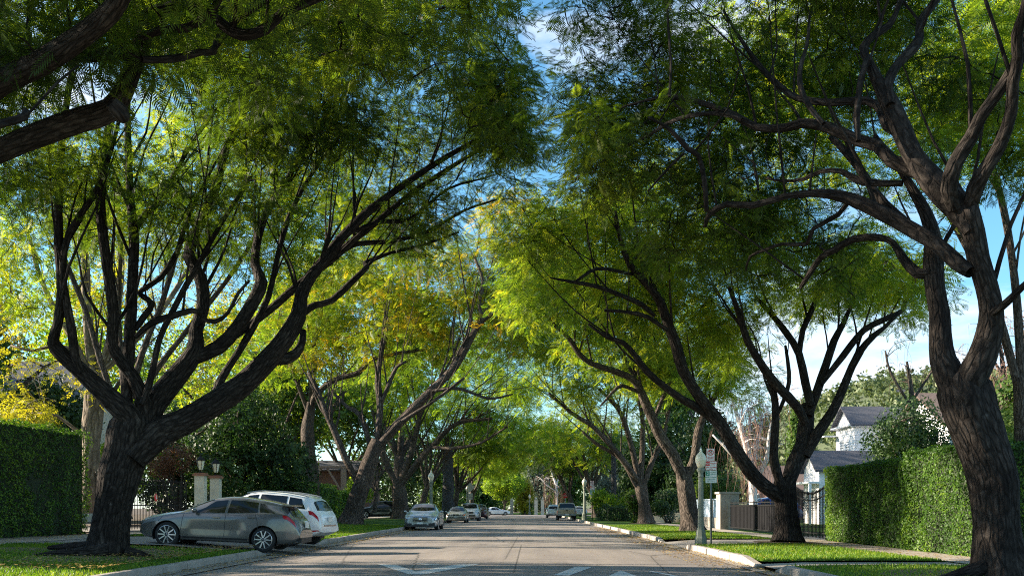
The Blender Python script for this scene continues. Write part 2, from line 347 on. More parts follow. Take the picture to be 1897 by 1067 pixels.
# painted speed hump markings: real paint on the road, projected from where they lie
def marking(pts, z=.068):
    q = []
    for x, y in pts:
        p = G(x, y, .06); q.append((p.x, p.y, crown(p.x, p.y)+.006))
    tag(MB().add(q, [tuple(range(len(q)))]).build('road_marking', M['white_line']), kind='structure')
marking([(698, 1043.5), (757, 1063.5), (771, 1058), (735, 1046)]); marking([(757, 1063.5), (787, 1063.5), (771, 1058)])
marking([(771, 1058), (787, 1063.5), (890, 1044.5), (845, 1045.5)])
marking([(769, 1043), (815, 1044.6), (812, 1045.6), (785, 1045.4)])
marking([(1024, 1065), (1054, 1065.5), (1098, 1049), (1066, 1049)])
marking([(1118, 1070), (1150, 1055), (1194, 1070)])
marking([(1200, 1056), (1208, 1055.6), (1268, 1066), (1256, 1066.4)])
# grass blades
def blades(n, reg, h=.06, seed=3):
    r = np.random.default_rng(seed); V = []; tot = sum((a[1]-a[0])*(a[3]-a[2]) for a in reg)
    for x0, x1, y0, y1, zf in reg:
        k = int(n*(x1-x0)*(y1-y0)/tot); x = r.uniform(x0, x1, k); y = y0+(y1-y0)*r.random(k)**1.35
        z = np.array([zf(a, b) for a, b in zip(x, y)]); a = r.uniform(0, 6.28, k); hh = h*r.uniform(.5, 1.5, k); ww = .007*r.uniform(.7, 1.6, k)*(1+y/22)
        lx = r.normal(0, .4, k)*hh; ly = r.normal(0, .4, k)*hh
        b1 = np.stack([x-np.cos(a)*ww, y-np.sin(a)*ww, z-.01], 1); b2 = np.stack([x+np.cos(a)*ww, y+np.sin(a)*ww, z-.01], 1)
        t = np.stack([x+lx, y+ly, z+hh], 1); V.append(np.stack([b1, b2, t], 1))
    return np.concatenate(V)
V = blades(150000, [(-13.5, LK-.2, 15, 25.7, zl), (-13.5, LK-.2, 32.5, 60, zl), (RK+.18, 8.95, 12, 19.1, zr), (RK+.18, 8.95, 20.8, 30.1, zr), (RK+.18, 8.95, 35.4, 62, zr)], .05)
tag(quads('grass', V, M['grass'], RNG.random(len(V)), k=3), 'short green grass on the verges beside both kerbs', 'grass', kind='stuff')
def litter(n, reg, s=.03):
    r = np.random.default_rng(11); V = []
    for (x0, x1, y0, y1, z, wgt) in reg:
        k = int(n*wgt); x = x0+(x1-x0)*r.random(k)**1.6; y = r.uniform(y0, y1, k); a = r.uniform(0, 6.28, k); q = s*r.uniform(.5, 1.4, k)
        zz = z+r.uniform(0.002, .02, k); c, sn = np.cos(a)*q, np.sin(a)*q
        V.append(np.stack([np.stack([x-c, y-sn, zz], 1), np.stack([x+sn*.5, y-c*.5, zz+.008], 1), np.stack([x+c, y+sn, zz], 1), np.stack([x-sn*.5, y+c*.5, zz], 1)], 1))
    return np.concatenate(V)
V = litter(17000, [(RK-.05, RK-1.2, 12, 60, .045, .3), (LK+.05, LK+1.0, 16, 60, .05, .2), (LK-.2, -12, 16, 25.6, .3, .2), (9, 10.4, 12, 34, .16, .08), (-15.6, -13.6, 16, 45, .36, .1), (RK-1.2, LK+1.2, 17, 80, .06, .02), (RK+.2, 9, 20, 50, .2, .05)])
tag(quads('fallen_leaves', V, M['litter'], RNG.random(len(V))), 'dry brown leaf litter along the gutters and under the trees', 'leaf litter', kind='stuff')
tag(grid('bare_earth', -12.9, -8.1, 18.8, 25.3, 16, 18, lambda x, y: zl(x)+.012 - .05*max(0, abs((x+10.2)/2.6)**2+abs((y-21.8)/3.2)**2-.85), M['dirt'], .05), kind='structure')
for cx, cy, rr in ((7.55, 15.9, 1.5), (8.5, 31.9, 1.15), (7.9, 46.2, 1.0), (8.4, 69, 1.2), (-10.7, 59, 1.8)):   # bare earth round the trunks
    q = MB(); nn = 40; v = [(cx, cy, .2 if cx > 0 else .36)]
    for k in range(nn):
        a_ = 6.2832*k/nn; r_ = rr*(1+.35*mnoise.noise(Vector((math.cos(a_)*1.7+cx, math.sin(a_)*1.7, 2)))); x_, y_ = cx+math.cos(a_)*r_, cy+math.sin(a_)*r_; v.append((x_, y_, (zr(x_, y_) if cx > 0 else zl(x_))+.016))
    tag(q.add(v, [(0, k+1, (k+1) % nn+1) for k in range(nn)], True).build('bare_earth', M['dirt']), kind='structure')
# ---------------------------------------------------------------- tree making
def crom(pts, step):
    p = np.asarray(pts, dtype=float); n = len(p)
    if n < 3: 
        return p
    q = np.vstack([2*p[0]-p[1], p, 2*p[-1]-p[-2]]); o = []
    for i in range(1, n):
        a, b, c, d = q[i-1], q[i], q[i+1], q[i+2]; k = max(2, int(np.linalg.norm((c-b)[:3])/step))
        for j in range(k):
            t = j/k; o.append(.5*((2*b)+(c-a)*t+(2*a-5*b+4*c-d)*t*t+(3*b-a-3*c+d)*t**3))
    o.append(p[-1]); o = np.array(o); o[:, 3] = np.maximum(o[:, 3], .004); return o
def tube(mb, pts, n=8, step=.35, rough=.12, flare=0, cap=True):
    """pts: rows of x,y,z,r"""
    p = crom(pts, step); m = len(p); b = len(mb.v)
    if mb.uv is None: mb.uv = []
    T = np.gradient(p[:, :3], axis=0); T /= (np.linalg.norm(T, axis=1)[:, None]+1e-9)
    up = np.array([0, 1, 0.]) if abs(T[0][1]) < .8 else np.array([1, 0, 0.]); v = up-T[0]*up.dot(T[0]); v /= np.linalg.norm(v); L = 0
    seed = p[0][0]*3.1+p[0][2]*1.7
    for i in range(m):
        v = v-T[i]*v.dot(T[i]); v /= (np.linalg.norm(v)+1e-9); u = np.cross(T[i], v)
        if i: L += np.linalg.norm(p[i, :3]-p[i-1, :3])
        for k in range(n+1):
            a = 2*math.pi*(k % n)/n; r = p[i, 3]
            nx = mnoise.noise(Vector((math.cos(a)*1.6+seed, math.sin(a)*1.6, L*.7)))+.5*mnoise.noise(Vector((math.cos(a)*3.5+seed, math.sin(a)*3.5, L*1.6)))
            r *= 1+rough*nx*1.7
            if flare:
                h = p[i, 2]-p[0, 2]; r *= 1+flare*math.exp(-h*2.6)*(.55+.8*math.cos(a*5+seed)**2) + .07*math.cos(a*5+seed+L*.5)*math.exp(-h*.4)
            q = p[i, :3]+r*(math.cos(a)*u+math.sin(a)*v)
            mb.v.append(tuple(q)); mb.uv.append((k/n*max(.12, 2*math.pi*p[0, 3]), L))
    for i in range(m-1):
        for k in range(n):
            a = b+i*(n+1)+k; mb.f.append((a, a+1, a+n+2, a+n+1)); mb.sm.append(True)
    if cap:
        mb.f.append(tuple(b+(m-1)*(n+1)+k for k in range(n))); mb.sm.append(True)
    return p
def frond_template(pairs, wid=.035):
    Q = []
    for i in range(pairs):
        t = .14+.86*(i+.5)/pairs; l = .42*math.sin(math.pi*(.12+.8*t))**.7
        for sgn in (-1, 1):
            b = np.array([t, 0, -.22*t*t]); a = R(58); tip = b+np.array([math.cos(a)*l, sgn*math.sin(a)*l, -.12*l-.05])
            d = (tip-b); mid = b+d*.5; nrm = np.array([-d[1], d[0], 0]); nrm /= np.linalg.norm(nrm)
            Q.append([b, mid+nrm*wid, tip, mid-nrm*wid])
    Q.append([np.array([.9, 0, -.18]), np.array([1.1, .03, -.25]), np.array([1.3, 0, -.36]), np.array([1.1, -.03, -.25])])
    return np.array(Q)
FT = {9: frond_template(9, .03), 5: frond_template(6, .045), 3: frond_template(3, .095)}
def fronds(C, per, size, pairs, spread, rg, droop=.35):
    """C: cluster centres; returns quads and per-face random"""
    T = FT[pairs]; n = len(C)*per
    c = np.repeat(C, per, axis=0); off = rg.normal(0, 1, (n, 3)); off /= np.linalg.norm(off, axis=1)[:, None]; off[:, 2] *= .75
    o = c+off*spread*rg.random(n)[:, None]**.6
    d = off*.9+rg.normal(0, .45, (n, 3)); d[:, 2] = d[:, 2]*.5-droop*rg.random(n); d /= np.linalg.norm(d, axis=1)[:, None]
    up = np.tile([0, 0, 1.], (n, 1))+rg.normal(0, .45, (n, 3)); y = np.cross(up, d); y /= np.linalg.norm(y, axis=1)[:, None]; z = np.cross(d, y)
    s = size*rg.uniform(.65, 1.3, n); B = np.stack([d, y, z], 1)*s[:, None, None]
    V = np.einsum('qkc,ncd->nqkd', T, B)+o[:, None, None, :]
    rc = np.repeat(rg.random(len(C)), per); rr = np.clip(.55*rc+.45*rg.random(n), 0, 1)
    return V.reshape(-1, 3), np.repeat(rr, len(T))
def sample_blobs(blobs, n, rg, mind=.0, keep=None, thr=-.18, fq=.33):
    w_ = np.array([b[3]*b[4]*b[5] for b in blobs])**.8; w_ /= w_.sum(); o = []; tries = 0
    while len(o) < n and tries < n*30:
        tries += 1; b = blobs[rg.choice(len(blobs), p=w_)]
        d = rg.normal(0, 1, 3); d /= np.linalg.norm(d); r = .25+.75*rg.random()**.45
        p = np.array(b[:3])+d*r*np.array(b[3:6])
        if p[2] < 2.6: continue
        if mnoise.noise(Vector(p*fq)) < thr: continue
        if keep and not keep(p): continue
        o.append(p)
    return np.array(o)
def twigs(mb, nodes, C, r0=.022, n=4, maxd=7):
    """connect every cluster centre to the nearest limb or twig, nearest clusters first"""
    nodes = np.asarray(nodes, dtype=float); C = C.copy()
    d0 = np.array([np.min(np.linalg.norm(nodes-c, axis=1)) for c in C]); order = np.argsort(d0)
    buf = np.zeros((len(nodes)+len(C)*3, 3)); buf[:len(nodes)] = nodes; k = len(nodes)
    for i in order:
        c = C[i]; dd = buf[:k]-c; d = np.linalg.norm(dd, axis=1)+np.maximum(0, dd[:, 2])*.8; j = np.argmin(d)
        if d[j] > maxd: continue
        a = buf[j].copy(); L = np.linalg.norm(c-a)
        if L < .25: continue
        m1 = a+(c-a)*.35+RNG.normal(0, .1*L, 3)+[0, 0, .06*L]; m2 = a+(c-a)*.7+RNG.normal(0, .07*L, 3)+[0, 0, .04*L]
        r = min(r0*2.0, r0*(.6+.22*L))
        tube(mb, [(*a, r), (*m1, r*.8), (*m2, r*.6), (*c, r*.3)], n, .8, .15, cap=False)
        buf[k] = m1; buf[k+1] = m2; buf[k+2] = c; k += 3
LS = .82
def limbs_px(L):
    o = []
    for l in L:
        Y0 = l[0]; dy = l[1]; q = l[2]; n = len(q); r = []
        for i, (x, y, rr) in enumerate(q):
            Y = Y0+dy*i/max(1, n-1); p = P(x, y, Y); r.append((p.x, p.y, p.z, rr*Y/F*((.72 if i == n-1 else 1) if not o else LS*(.75 if i == 0 else 1))))
        o.append(r)
    return o
def street_tree(name, limbs, blobs, ncl, per, size, pairs, leaf, label, cat='tree', group=None, bark='bark', seed=1, keep=None, spread=.75, flare=.35, sides=14, thr=-.02, r0=.022, twig=True, crown_name='crown', fq=.42, sec=1.0, secl=1.0):
    rg = np.random.default_rng(seed); base = limbs[0][0]
    root = empty(name, (base[0], base[1], base[2]), 0, label, cat, group)
    mb = MB(); nodes = []
    for i, l in enumerate(limbs):
        n = sides if i == 0 else max(6, min(sides, int(6+l[0][3]*40)))
        p = tube(mb, l, n, .22 if i == 0 else .35, .13 if i == 0 else .1, flare if i == 0 else 0)
        nodes.append(p[(0 if i else len(p)//2):, :3])
        if i and sec and l[0][2]-base[2] > 1.2:
            rs = random.Random(seed*100+i); m_ = len(p); k = int(sec*np.linalg.norm(p[-1, :3]-p[0, :3])*.8)
            for _ in range(k):
                j = int(m_*rs.uniform(.35, .98)); q = p[min(j, m_-1)]; T_ = p[min(j+1, m_-1), :3]-p[max(j-2, 0), :3]; T_ /= np.linalg.norm(T_)+1e-9
                a_ = rs.uniform(0, 6.28); dr = T_*.7+np.array([math.cos(a_)*.6, math.sin(a_)*.6, rs.uniform(.3, 1.1)]); dr /= np.linalg.norm(dr); Ls = rs.uniform(1.4, 3.8)*secl; r_ = min(q[3]*.4, .042*max(1, base[1]/30))
                if q[3] < .02 or (keep and not keep(q[:3]+dr*Ls)): continue
                w1 = np.array([rs.uniform(-.2, .2), rs.uniform(-.2, .2), .1]); pts = [(*q[:3], r_), (*(q[:3]+dr*Ls*.35+w1), r_*.75), (*(q[:3]+dr*Ls*.7+w1*.3+[0, 0, .2]), r_*.5), (*(q[:3]+dr*Ls+[0, 0, .5]), r_*.25)]
                pp = tube(mb, pts, 5, .45, .12, cap=False); nodes.append(pp[2:, :3])
    C = sample_blobs(blobs, ncl, rg, keep=keep, thr=thr, fq=fq)
    tm = MB(); 
    if twig: twigs(mb, np.concatenate(nodes), C, r0)
    Mx = Matrix.Translation(-Vector(base[:3])); mb.xform(Mx)
    mb.build('trunk', M[bark], root)
    V, rr = fronds(C, per, size, pairs, spread, rg); V -= np.array(base[:3])
    quads(crown_name, V, M[leaf], rr, root)
    return root
# ---------------------------------------------------------------- street trees
GAPS = [(1000, 15, 40, 90), (1040, 92, 32, 42), (985, 322, 26, 38), (1600, 655, 120, 50), (1865, 395, 50, 55)]
def keep_gap(p):
    x, y = pr(p[0], max(p[1], 1), p[2])
    return not any(a and ((x-cx)/a)**2+((y-cy)/b)**2 < 1 for cx, cy, a, b in GAPS)
def B(x, y, Y, rx, ry, rY): c = P(x, y, Y); return (c.x, c.y, c.z, rx*Y/F, rY, ry*Y/F)
KL, KR = 'trees along the left kerb', 'trees along the right kerb'
L0 = limbs_px([
 (14, 0, [(-430, 1090, 75), (-425, 900, 58), (-405, 600, 52), (-380, 450, 48), (-360, 380, 46)]),
 (14, -3.2, [(-370, 400, 40), (-260, 330, 32), (-130, 245, 27), (0, 155, 25), (75, 118, 25), (150, 68, 23), (205, 22, 22), (235, -30, 20), (255, -120, 14)]),
 (14, -1.5, [(-370, 480, 42), (-250, 410, 34), (-120, 335, 28), (0, 278, 25), (75, 248, 27), (150, 222, 26), (205, 205, 24), (232, 165, 21), (252, 112, 19), (268, 62, 17), (272, 30, 14), (300, 17, 12), (345, 10, 12), (390, 28, 11), (420, 52, 12), (450, 66, 12), (492, 56, 11), (522, 26, 10), (570, 6, 8), (640, -20, 6), (740, -60, 4)]),
 (13.4, .4, [(-250, 200, 22), (-100, 130, 19), (0, 100, 18), (100, 100, 17), (170, 102, 16), (255, 98, 13)]),
 (12.8, -.4, [(258, 72, 11), (300, 56, 10), (345, 53, 10), (376, 34, 9), (396, 18, 7), (420, -20, 5)]),
 (12.6, 1.2, [(262, 110, 11), (300, 111, 9), (340, 106, 9), (372, 97, 8), (396, 96, 8), (402, 70, 5), (425, 40, 4)]),
 (12.4, .2, [(205, 190, 20), (222, 208, 19), (230, 222, 13)]),
 (11, .5, [(-60, 250, 12), (0, 230, 9), (45, 217, 9), (48, 205, 7)]),
 (11.4, .5, [(46, 218, 4), (80, 182, 3), (110, 150, 3), (145, 122, 2)])])
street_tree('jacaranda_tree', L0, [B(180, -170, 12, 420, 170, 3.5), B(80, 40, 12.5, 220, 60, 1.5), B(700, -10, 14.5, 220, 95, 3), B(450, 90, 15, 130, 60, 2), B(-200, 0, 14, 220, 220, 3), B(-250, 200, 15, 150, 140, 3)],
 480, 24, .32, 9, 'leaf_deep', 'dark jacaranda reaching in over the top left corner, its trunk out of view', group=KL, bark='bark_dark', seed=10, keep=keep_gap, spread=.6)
L1 = limbs_px([
 (21.6, .2, [(200, 1034, 35), (204, 985, 34), (212, 930, 34), (224, 880, 37), (236, 830, 38), (243, 790, 38), (252, 765, 34)]),
 (21.7, -1.5, [(262, 800, 32), (234, 765, 27), (187, 722, 22), (142, 680, 19), (105, 645, 16), (100, 625, 12), (107, 600, 11), (114, 540, 11), (110, 467, 10), (108, 397, 9), (112, 300, 8), (122, 200, 7), (140, 90, 5)]),
 (21.2, -1, [(150, 690, 11), (138, 655, 10), (133, 612, 10), (123, 560, 9), (116, 500, 8), (128, 430, 7), (172, 365, 6), (205, 280, 5), (230, 180, 3)]),
 (21.6, 1, [(238, 790, 15), (234, 752, 13), (239, 654, 13), (243, 575, 13), (247, 490, 12), (248, 430, 11), (242, 373, 9), (239, 300, 8), (236, 200, 7), (240, 100, 5)]),
 (22.4, 1.5, [(247, 432, 8), (262, 406, 8), (283, 386, 7), (304, 358, 6), (330, 310, 5), (366, 250, 4), (420, 180, 3)]),
 (21.8, -.8, [(268, 795, 26), (266, 745, 18), (248, 700, 15), (226, 672, 14), (208, 640, 13), (211, 584, 12), (202, 514, 13), (192, 444, 11), (186, 373, 11), (192, 310, 10), (200, 240, 8), (225, 150, 6)]),
 (21.8, 2.6, [(255, 815, 34), (288, 745, 26), (328, 696, 23), (362, 652, 20), (363, 612, 15), (376, 568, 15), (372, 515, 13), (350, 474, 13), (366, 425, 12), (394, 364, 11), (412, 300, 9), (440, 220, 8), (480, 130, 5)]),
 (22.3, 3.2, [(350, 668, 17), (404, 643, 16), (440, 605, 15), (470, 558, 14), (484, 523, 13), (472, 490, 10), (478, 440, 9), (497, 387, 8), (527, 345, 7), (560, 280, 6), (610, 210, 4), (660, 150, 3)]),
 (22.6, 4, [(405, 645, 11), (428, 625, 10), (469, 598, 9), (515, 561, 9), (562, 519, 8), (609, 486, 8), (656, 444, 8), (700, 410, 7), (760, 360, 6), (820, 320, 5), (900, 270, 3)]),
 (21.4, 1.2, [(262, 750, 9), (276, 715, 8), (295, 630, 7), (316, 584, 7), (345, 528, 7), (368, 490, 6), (389, 450, 6), (425, 390, 5), (470, 320, 3)]),
 (21.6, .5, [(250, 625, 7), (281, 598, 8), (318, 586, 8), (356, 575, 7), (372, 582, 6)]),
 (21.9, .6, [(250, 610, 9), (268, 585, 8), (282, 563, 7), (262, 547, 6), (262, 538, 6), (298, 514, 6), (328, 468, 6), (340, 430, 5), (362, 372, 4), (400, 300, 3)]),
 (22.2, .5, [(372, 590, 5), (398, 596, 6), (422, 580, 4), (440, 545, 4), (462, 520, 3)]),
 (21.5, 4.5, [(246, 852, 37), (290, 805, 32), (340, 782, 30), (398, 748, 28), (445, 716, 25), (492, 671, 22), (528, 628, 20), (552, 585, 17), (558, 547, 14), (576, 512, 13), (604, 478, 12), (630, 444, 11), (672, 402, 10), (710, 370, 8), (768, 328, 7), (822, 294, 6), (880, 262, 5), (950, 230, 3)]),
 (23, .5, [(505, 668, 13), (526, 666, 13), (548, 656, 11), (560, 634, 8), (561, 612, 7)]),
 (24, 3, [(556, 600, 9), (562, 580, 8), (584, 565, 8), (614, 557, 7), (651, 523, 7), (680, 494, 6), (676, 488, 6), (720, 470, 4), (790, 452, 3), (850, 430, 2)]),
 (22.2, 2.6, [(396, 755, 13), (400, 730, 10), (410, 702, 9), (440, 655, 8), (468, 608, 8), (497, 550, 7), (511, 490, 6), (529, 420, 6), (553, 364, 5), (600, 290, 4), (660, 220, 3)]),
 (25, 3, [(610, 480, 7), (660, 452, 6), (720, 448, 5), (790, 430, 4), (860, 390, 3), (920, 370, 2)]),
 (24.5, 3, [(640, 435, 7), (700, 412, 5), (760, 405, 4), (830, 350, 3), (900, 330, 2)]),
 (21.4, 0, [(235, 1022, 18), (262, 1028, 10), (290, 1034, 3)]), (21, -.6, [(200, 1020, 24), (150, 1026, 16), (95, 1028, 10), (50, 1032, 3)]), (21.3, .8, [(190, 1012, 20), (140, 1012, 11), (90, 1014, 4)])])
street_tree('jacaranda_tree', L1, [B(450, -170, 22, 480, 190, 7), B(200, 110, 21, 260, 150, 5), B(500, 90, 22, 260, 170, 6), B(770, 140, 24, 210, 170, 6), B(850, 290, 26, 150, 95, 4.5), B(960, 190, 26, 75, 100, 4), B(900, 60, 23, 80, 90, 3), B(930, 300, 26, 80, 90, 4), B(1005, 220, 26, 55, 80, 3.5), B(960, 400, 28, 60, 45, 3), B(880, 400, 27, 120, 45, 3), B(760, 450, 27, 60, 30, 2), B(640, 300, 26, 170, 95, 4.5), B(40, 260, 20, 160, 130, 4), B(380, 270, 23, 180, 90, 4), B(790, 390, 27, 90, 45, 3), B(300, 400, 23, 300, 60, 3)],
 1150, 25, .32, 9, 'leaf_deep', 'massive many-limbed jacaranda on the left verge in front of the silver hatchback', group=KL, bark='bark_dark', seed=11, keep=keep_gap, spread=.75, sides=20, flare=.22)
R1 = limbs_px([
 (15.6, .3, [(1854, 1072, 42), (1850, 1000, 38), (1842, 900, 38), (1819, 830, 41), (1796, 770, 46), (1784, 720, 46), (1778, 690, 38)]),
 (15.8, .6, [(1778, 760, 36), (1760, 700, 33), (1745, 665, 29), (1741, 620, 25), (1740, 580, 23), (1732, 530, 22), (1729, 485, 22), (1728, 440, 18), (1715, 395, 15), (1690, 350, 11), (1665, 310, 8), (1620, 250, 5)]),
 (15.7, -.6, [(1790, 760, 34), (1797, 705, 34), (1818, 660, 33), (1832, 615, 30), (1836, 575, 27), (1828, 530, 25), (1812, 480, 24), (1803, 430, 24), (1790, 385, 27)]),
 (15.1, 1.6, [(1800, 430, 22), (1775, 385, 30), (1725, 335, 27), (1690, 285, 22), (1668, 236, 21), (1648, 190, 19), (1626, 150, 14), (1608, 112, 11), (1599, 88, 9), (1620, 66, 9), (1646, 49, 8), (1662, 20, 5), (1675, -10, 4)]),
 (15.6, 1.4, [(1650, 195, 13), (1645, 155, 11), (1662, 120, 10), (1690, 92, 12), (1703, 70, 10), (1704, 42, 9), (1724, 14, 9), (1745, -20, 8), (1760, -80, 5)]),
 (15.1, -1.2, [(1768, 385, 20), (1758, 350, 18), (1768, 305, 16), (1798, 255, 15), (1815, 220, 14), (1838, 187, 13), (1860, 155, 12), (1890, 100, 9), (1930, 30, 6)]),
 (15.1, -1.8, [(1796, 390, 20), (1806, 350, 19), (1822, 318, 16), (1850, 272, 15), (1873, 210, 14), (1876, 155, 13), (1885, 105, 12), (1884, 65, 12), (1895, 30, 10), (1905, -20, 8)]),
 (15.3, -1, [(1838, 580, 14), (1856, 568, 9), (1876, 550, 8), (1900, 526, 7), (1960, 480, 5)]),
 (15.2, 2.6, [(1798, 505, 18), (1773, 487, 18), (1736, 453, 17), (1698, 430, 17), (1648, 402, 16), (1600, 378, 15), (1560, 364, 13), (1511, 358, 10), (1455, 364, 8), (1394, 381, 8), (1347, 378, 7), (1314, 397, 6), (1306, 420, 4)]),
 (15.6, 3, [(1712, 325, 17), (1684, 312, 16), (1650, 298, 14), (1624, 271, 13), (1590, 261, 13), (1552, 244, 12), (1519, 232, 11), (1485, 229, 10), (1455, 237, 9), (1402, 236, 9), (1361, 214, 8), (1324, 199, 7), (1286, 187, 6), (1241, 180, 6), (1200, 186, 3), (1150, 200, 2)]),
 (17.4, 1.6, [(1375, 222, 6), (1345, 213, 5), (1312, 210, 5), (1270, 217, 5), (1237, 229, 5), (1200, 252, 4), (1150, 275, 3), (1090, 300, 2)]),
 (17.2, .2, [(1200, 217, 3), (1241, 240, 5), (1275, 277, 7), (1294, 289, 6), (1305, 337, 6), (1309, 392, 5)]),
 (17.3, .3, [(1268, 284, 4), (1240, 310, 3), (1200, 355, 2)]),
 (15.8, 2.4, [(1672, 250, 12), (1642, 235, 10), (1630, 205, 9), (1605, 187, 9), (1537, 191, 8), (1485, 184, 7), (1459, 172, 7), (1425, 142, 7), (1402, 116, 6), (1370, 70, 4), (1340, 20, 3)]),
 (15.9, .8, [(1526, 230, 7), (1510, 212, 6), (1492, 185, 6), (1482, 155, 6), (1484, 120, 5), (1496, 80, 4), (1500, 30, 3)]),
 (15.5, .4, [(1590, 262, 8), (1587, 220, 7), (1590, 180, 7), (1596, 142, 7), (1607, 105, 6)]),
 (16.0, 2.6, [(1728, 505, 14), (1700, 506, 13), (1672, 476, 10), (1655, 450, 7), (1628, 440, 8), (1581, 443, 8), (1548, 462, 8), (1522, 476, 7), (1501, 505, 7), (1483, 533, 5)]),
 (17.6, 1.6, [(1572, 372, 7), (1552, 398, 6), (1506, 424, 5), (1494, 452, 5), (1450, 452, 4), (1420, 462, 4), (1390, 475, 3), (1382, 500, 2)]),
 (16.4, 1.8, [(1700, 430, 12), (1640, 380, 10), (1610, 340, 10), (1590, 310, 9), (1560, 275, 8), (1540, 255, 7)]),
 (16, 2, [(1672, 340, 10), (1600, 338, 8), (1560, 318, 6), (1520, 318, 5), (1490, 332, 4), (1450, 336, 3), (1420, 330, 3)]),
 (17, 1.6, [(1405, 352, 4), (1400, 320, 4), (1395, 300, 3)]),
 (16, .5, [(1500, 352, 4), (1506, 300, 2), (1512, 250, 2)]), (15.9, .3, [(1240, 180, 4), (1243, 120, 3), (1238, 50, 3), (1236, -10, 2)]),
 (15.5, -.2, [(1822, 1052, 26), (1780, 1064, 14), (1735, 1071, 6), (1700, 1074, 3)])])
street_tree('jacaranda_tree', R1, [B(1480, -190, 17, 480, 130, 4), B(1480, 60, 20.5, 260, 110, 3), B(1180, 80, 19, 160, 140, 4), B(1230, 260, 20, 160, 110, 3), B(1760, 60, 19, 180, 150, 3), B(1110, 300, 20, 80, 90, 3), B(1430, 290, 22, 180, 80, 3), B(1290, 420, 21, 130, 60, 3), B(1520, 500, 22.5, 130, 60, 2.5), B(1880, 240, 19, 70, 140, 3), B(1640, 240, 22, 130, 120, 3), B(1400, 440, 23, 110, 60, 3), B(1070, 190, 19, 60, 100, 3), B(1070, 320, 20, 55, 70, 3)],
 760, 23, .30, 9, 'leaf_deep', 'huge twin-stemmed jacaranda at the right edge beside the clipped hedge', group=KR, bark='bark_dark', seed=12, keep=keep_gap, spread=.6, sides=22, thr=.05)
R2 = limbs_px([
 (31.6, .2, [(1458, 1003, 26), (1458, 975, 21), (1455, 940, 20), (1452, 905, 22), (1450, 885, 21)]),
 (31.6, -3, [(1450, 925, 18), (1412, 897, 16), (1386, 868, 16), (1357, 825, 15), (1332, 782, 14), (1295, 734, 13), (1266, 687, 13), (1254, 644, 12), (1238, 601, 11), (1223, 559, 10), (1207, 537, 8), (1181, 508, 8), (1162, 480, 7), (1148, 437, 5), (1140, 390, 3)]),
 (31, -2, [(1340, 800, 9), (1308, 765, 10), (1265, 740, 9), (1228, 714, 8), (1200, 690, 8), (1176, 658, 7), (1153, 634, 6), (1125, 625, 5), (1090, 600, 3)]),
 (29.8, -1, [(1236, 612, 6), (1200, 587, 5), (1162, 578, 4), (1120, 575, 3)]), (29.8, -2, [(1212, 585, 6), (1190, 565, 6), (1153, 548, 5), (1106, 531, 5), (1059, 522, 4), (1020, 515, 2)]),
 (29.6, -2, [(1181, 510, 5), (1155, 505, 4), (1106, 498, 4), (1066, 522, 3)]), (29.8, .4, [(1214, 545, 5), (1214, 522, 5), (1223, 475, 4), (1233, 451, 4), (1240, 410, 2)]),
 (29.4, .8, [(1162, 485, 5), (1188, 470, 4), (1200, 430, 3), (1205, 380, 2)]),
 (31.6, 1, [(1456, 905, 20), (1472, 858, 19), (1488, 825, 18), (1493, 785, 17), (1497, 750, 15)]),
 (31.4, -1.6, [(1492, 785, 12), (1478, 755, 11), (1440, 715, 10), (1412, 678, 9), (1384, 631, 8), (1370, 584, 7), (1350, 530, 4)]),
 (31.8, .3, [(1502, 752, 12), (1492, 710, 10), (1480, 655, 9), (1457, 617, 8), (1431, 584, 6), (1400, 550, 4)]), (31.9, .4, [(1480, 660, 8), (1487, 612, 7), (1506, 570, 6), (1520, 520, 4)]),
 (31.9, 1, [(1498, 770, 12), (1515, 722, 10), (1530, 675, 9), (1545, 631, 8), (1560, 603, 6), (1580, 560, 4)]), (32, 1.4, [(1520, 712, 8), (1562, 659, 8), (1600, 612, 7), (1647, 588, 6), (1673, 574, 5), (1676, 550, 3)]),
 (31.8, .9, [(1492, 845, 14), (1512, 805, 12), (1542, 762, 11), (1567, 706, 9), (1590, 655, 8), (1619, 622, 7), (1637, 608, 5), (1665, 580, 3)]),
 (31.5, -.5, [(1448, 905, 12), (1435, 860, 11), (1433, 835, 10), (1437, 770, 9), (1433, 727, 8), (1420, 690, 6), (1400, 650, 4)]),
 (31.6, 0, [(1437, 775, 6), (1458, 725, 5), (1462, 690, 5), (1455, 640, 3)])])
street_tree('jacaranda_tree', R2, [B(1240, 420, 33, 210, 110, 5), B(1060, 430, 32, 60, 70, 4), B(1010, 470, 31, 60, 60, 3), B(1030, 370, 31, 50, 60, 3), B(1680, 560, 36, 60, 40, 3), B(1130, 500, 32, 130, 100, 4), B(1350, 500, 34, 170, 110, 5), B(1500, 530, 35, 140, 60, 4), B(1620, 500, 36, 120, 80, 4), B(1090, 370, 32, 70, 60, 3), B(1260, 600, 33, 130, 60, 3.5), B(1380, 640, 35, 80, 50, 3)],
 860, 22, .35, 5, 'leaf_fresh', 'broad fresh green jacaranda on the right verge behind the lamp and parking sign', group=KR, bark='bark_dark', seed=13, keep=keep_gap, spread=.8)
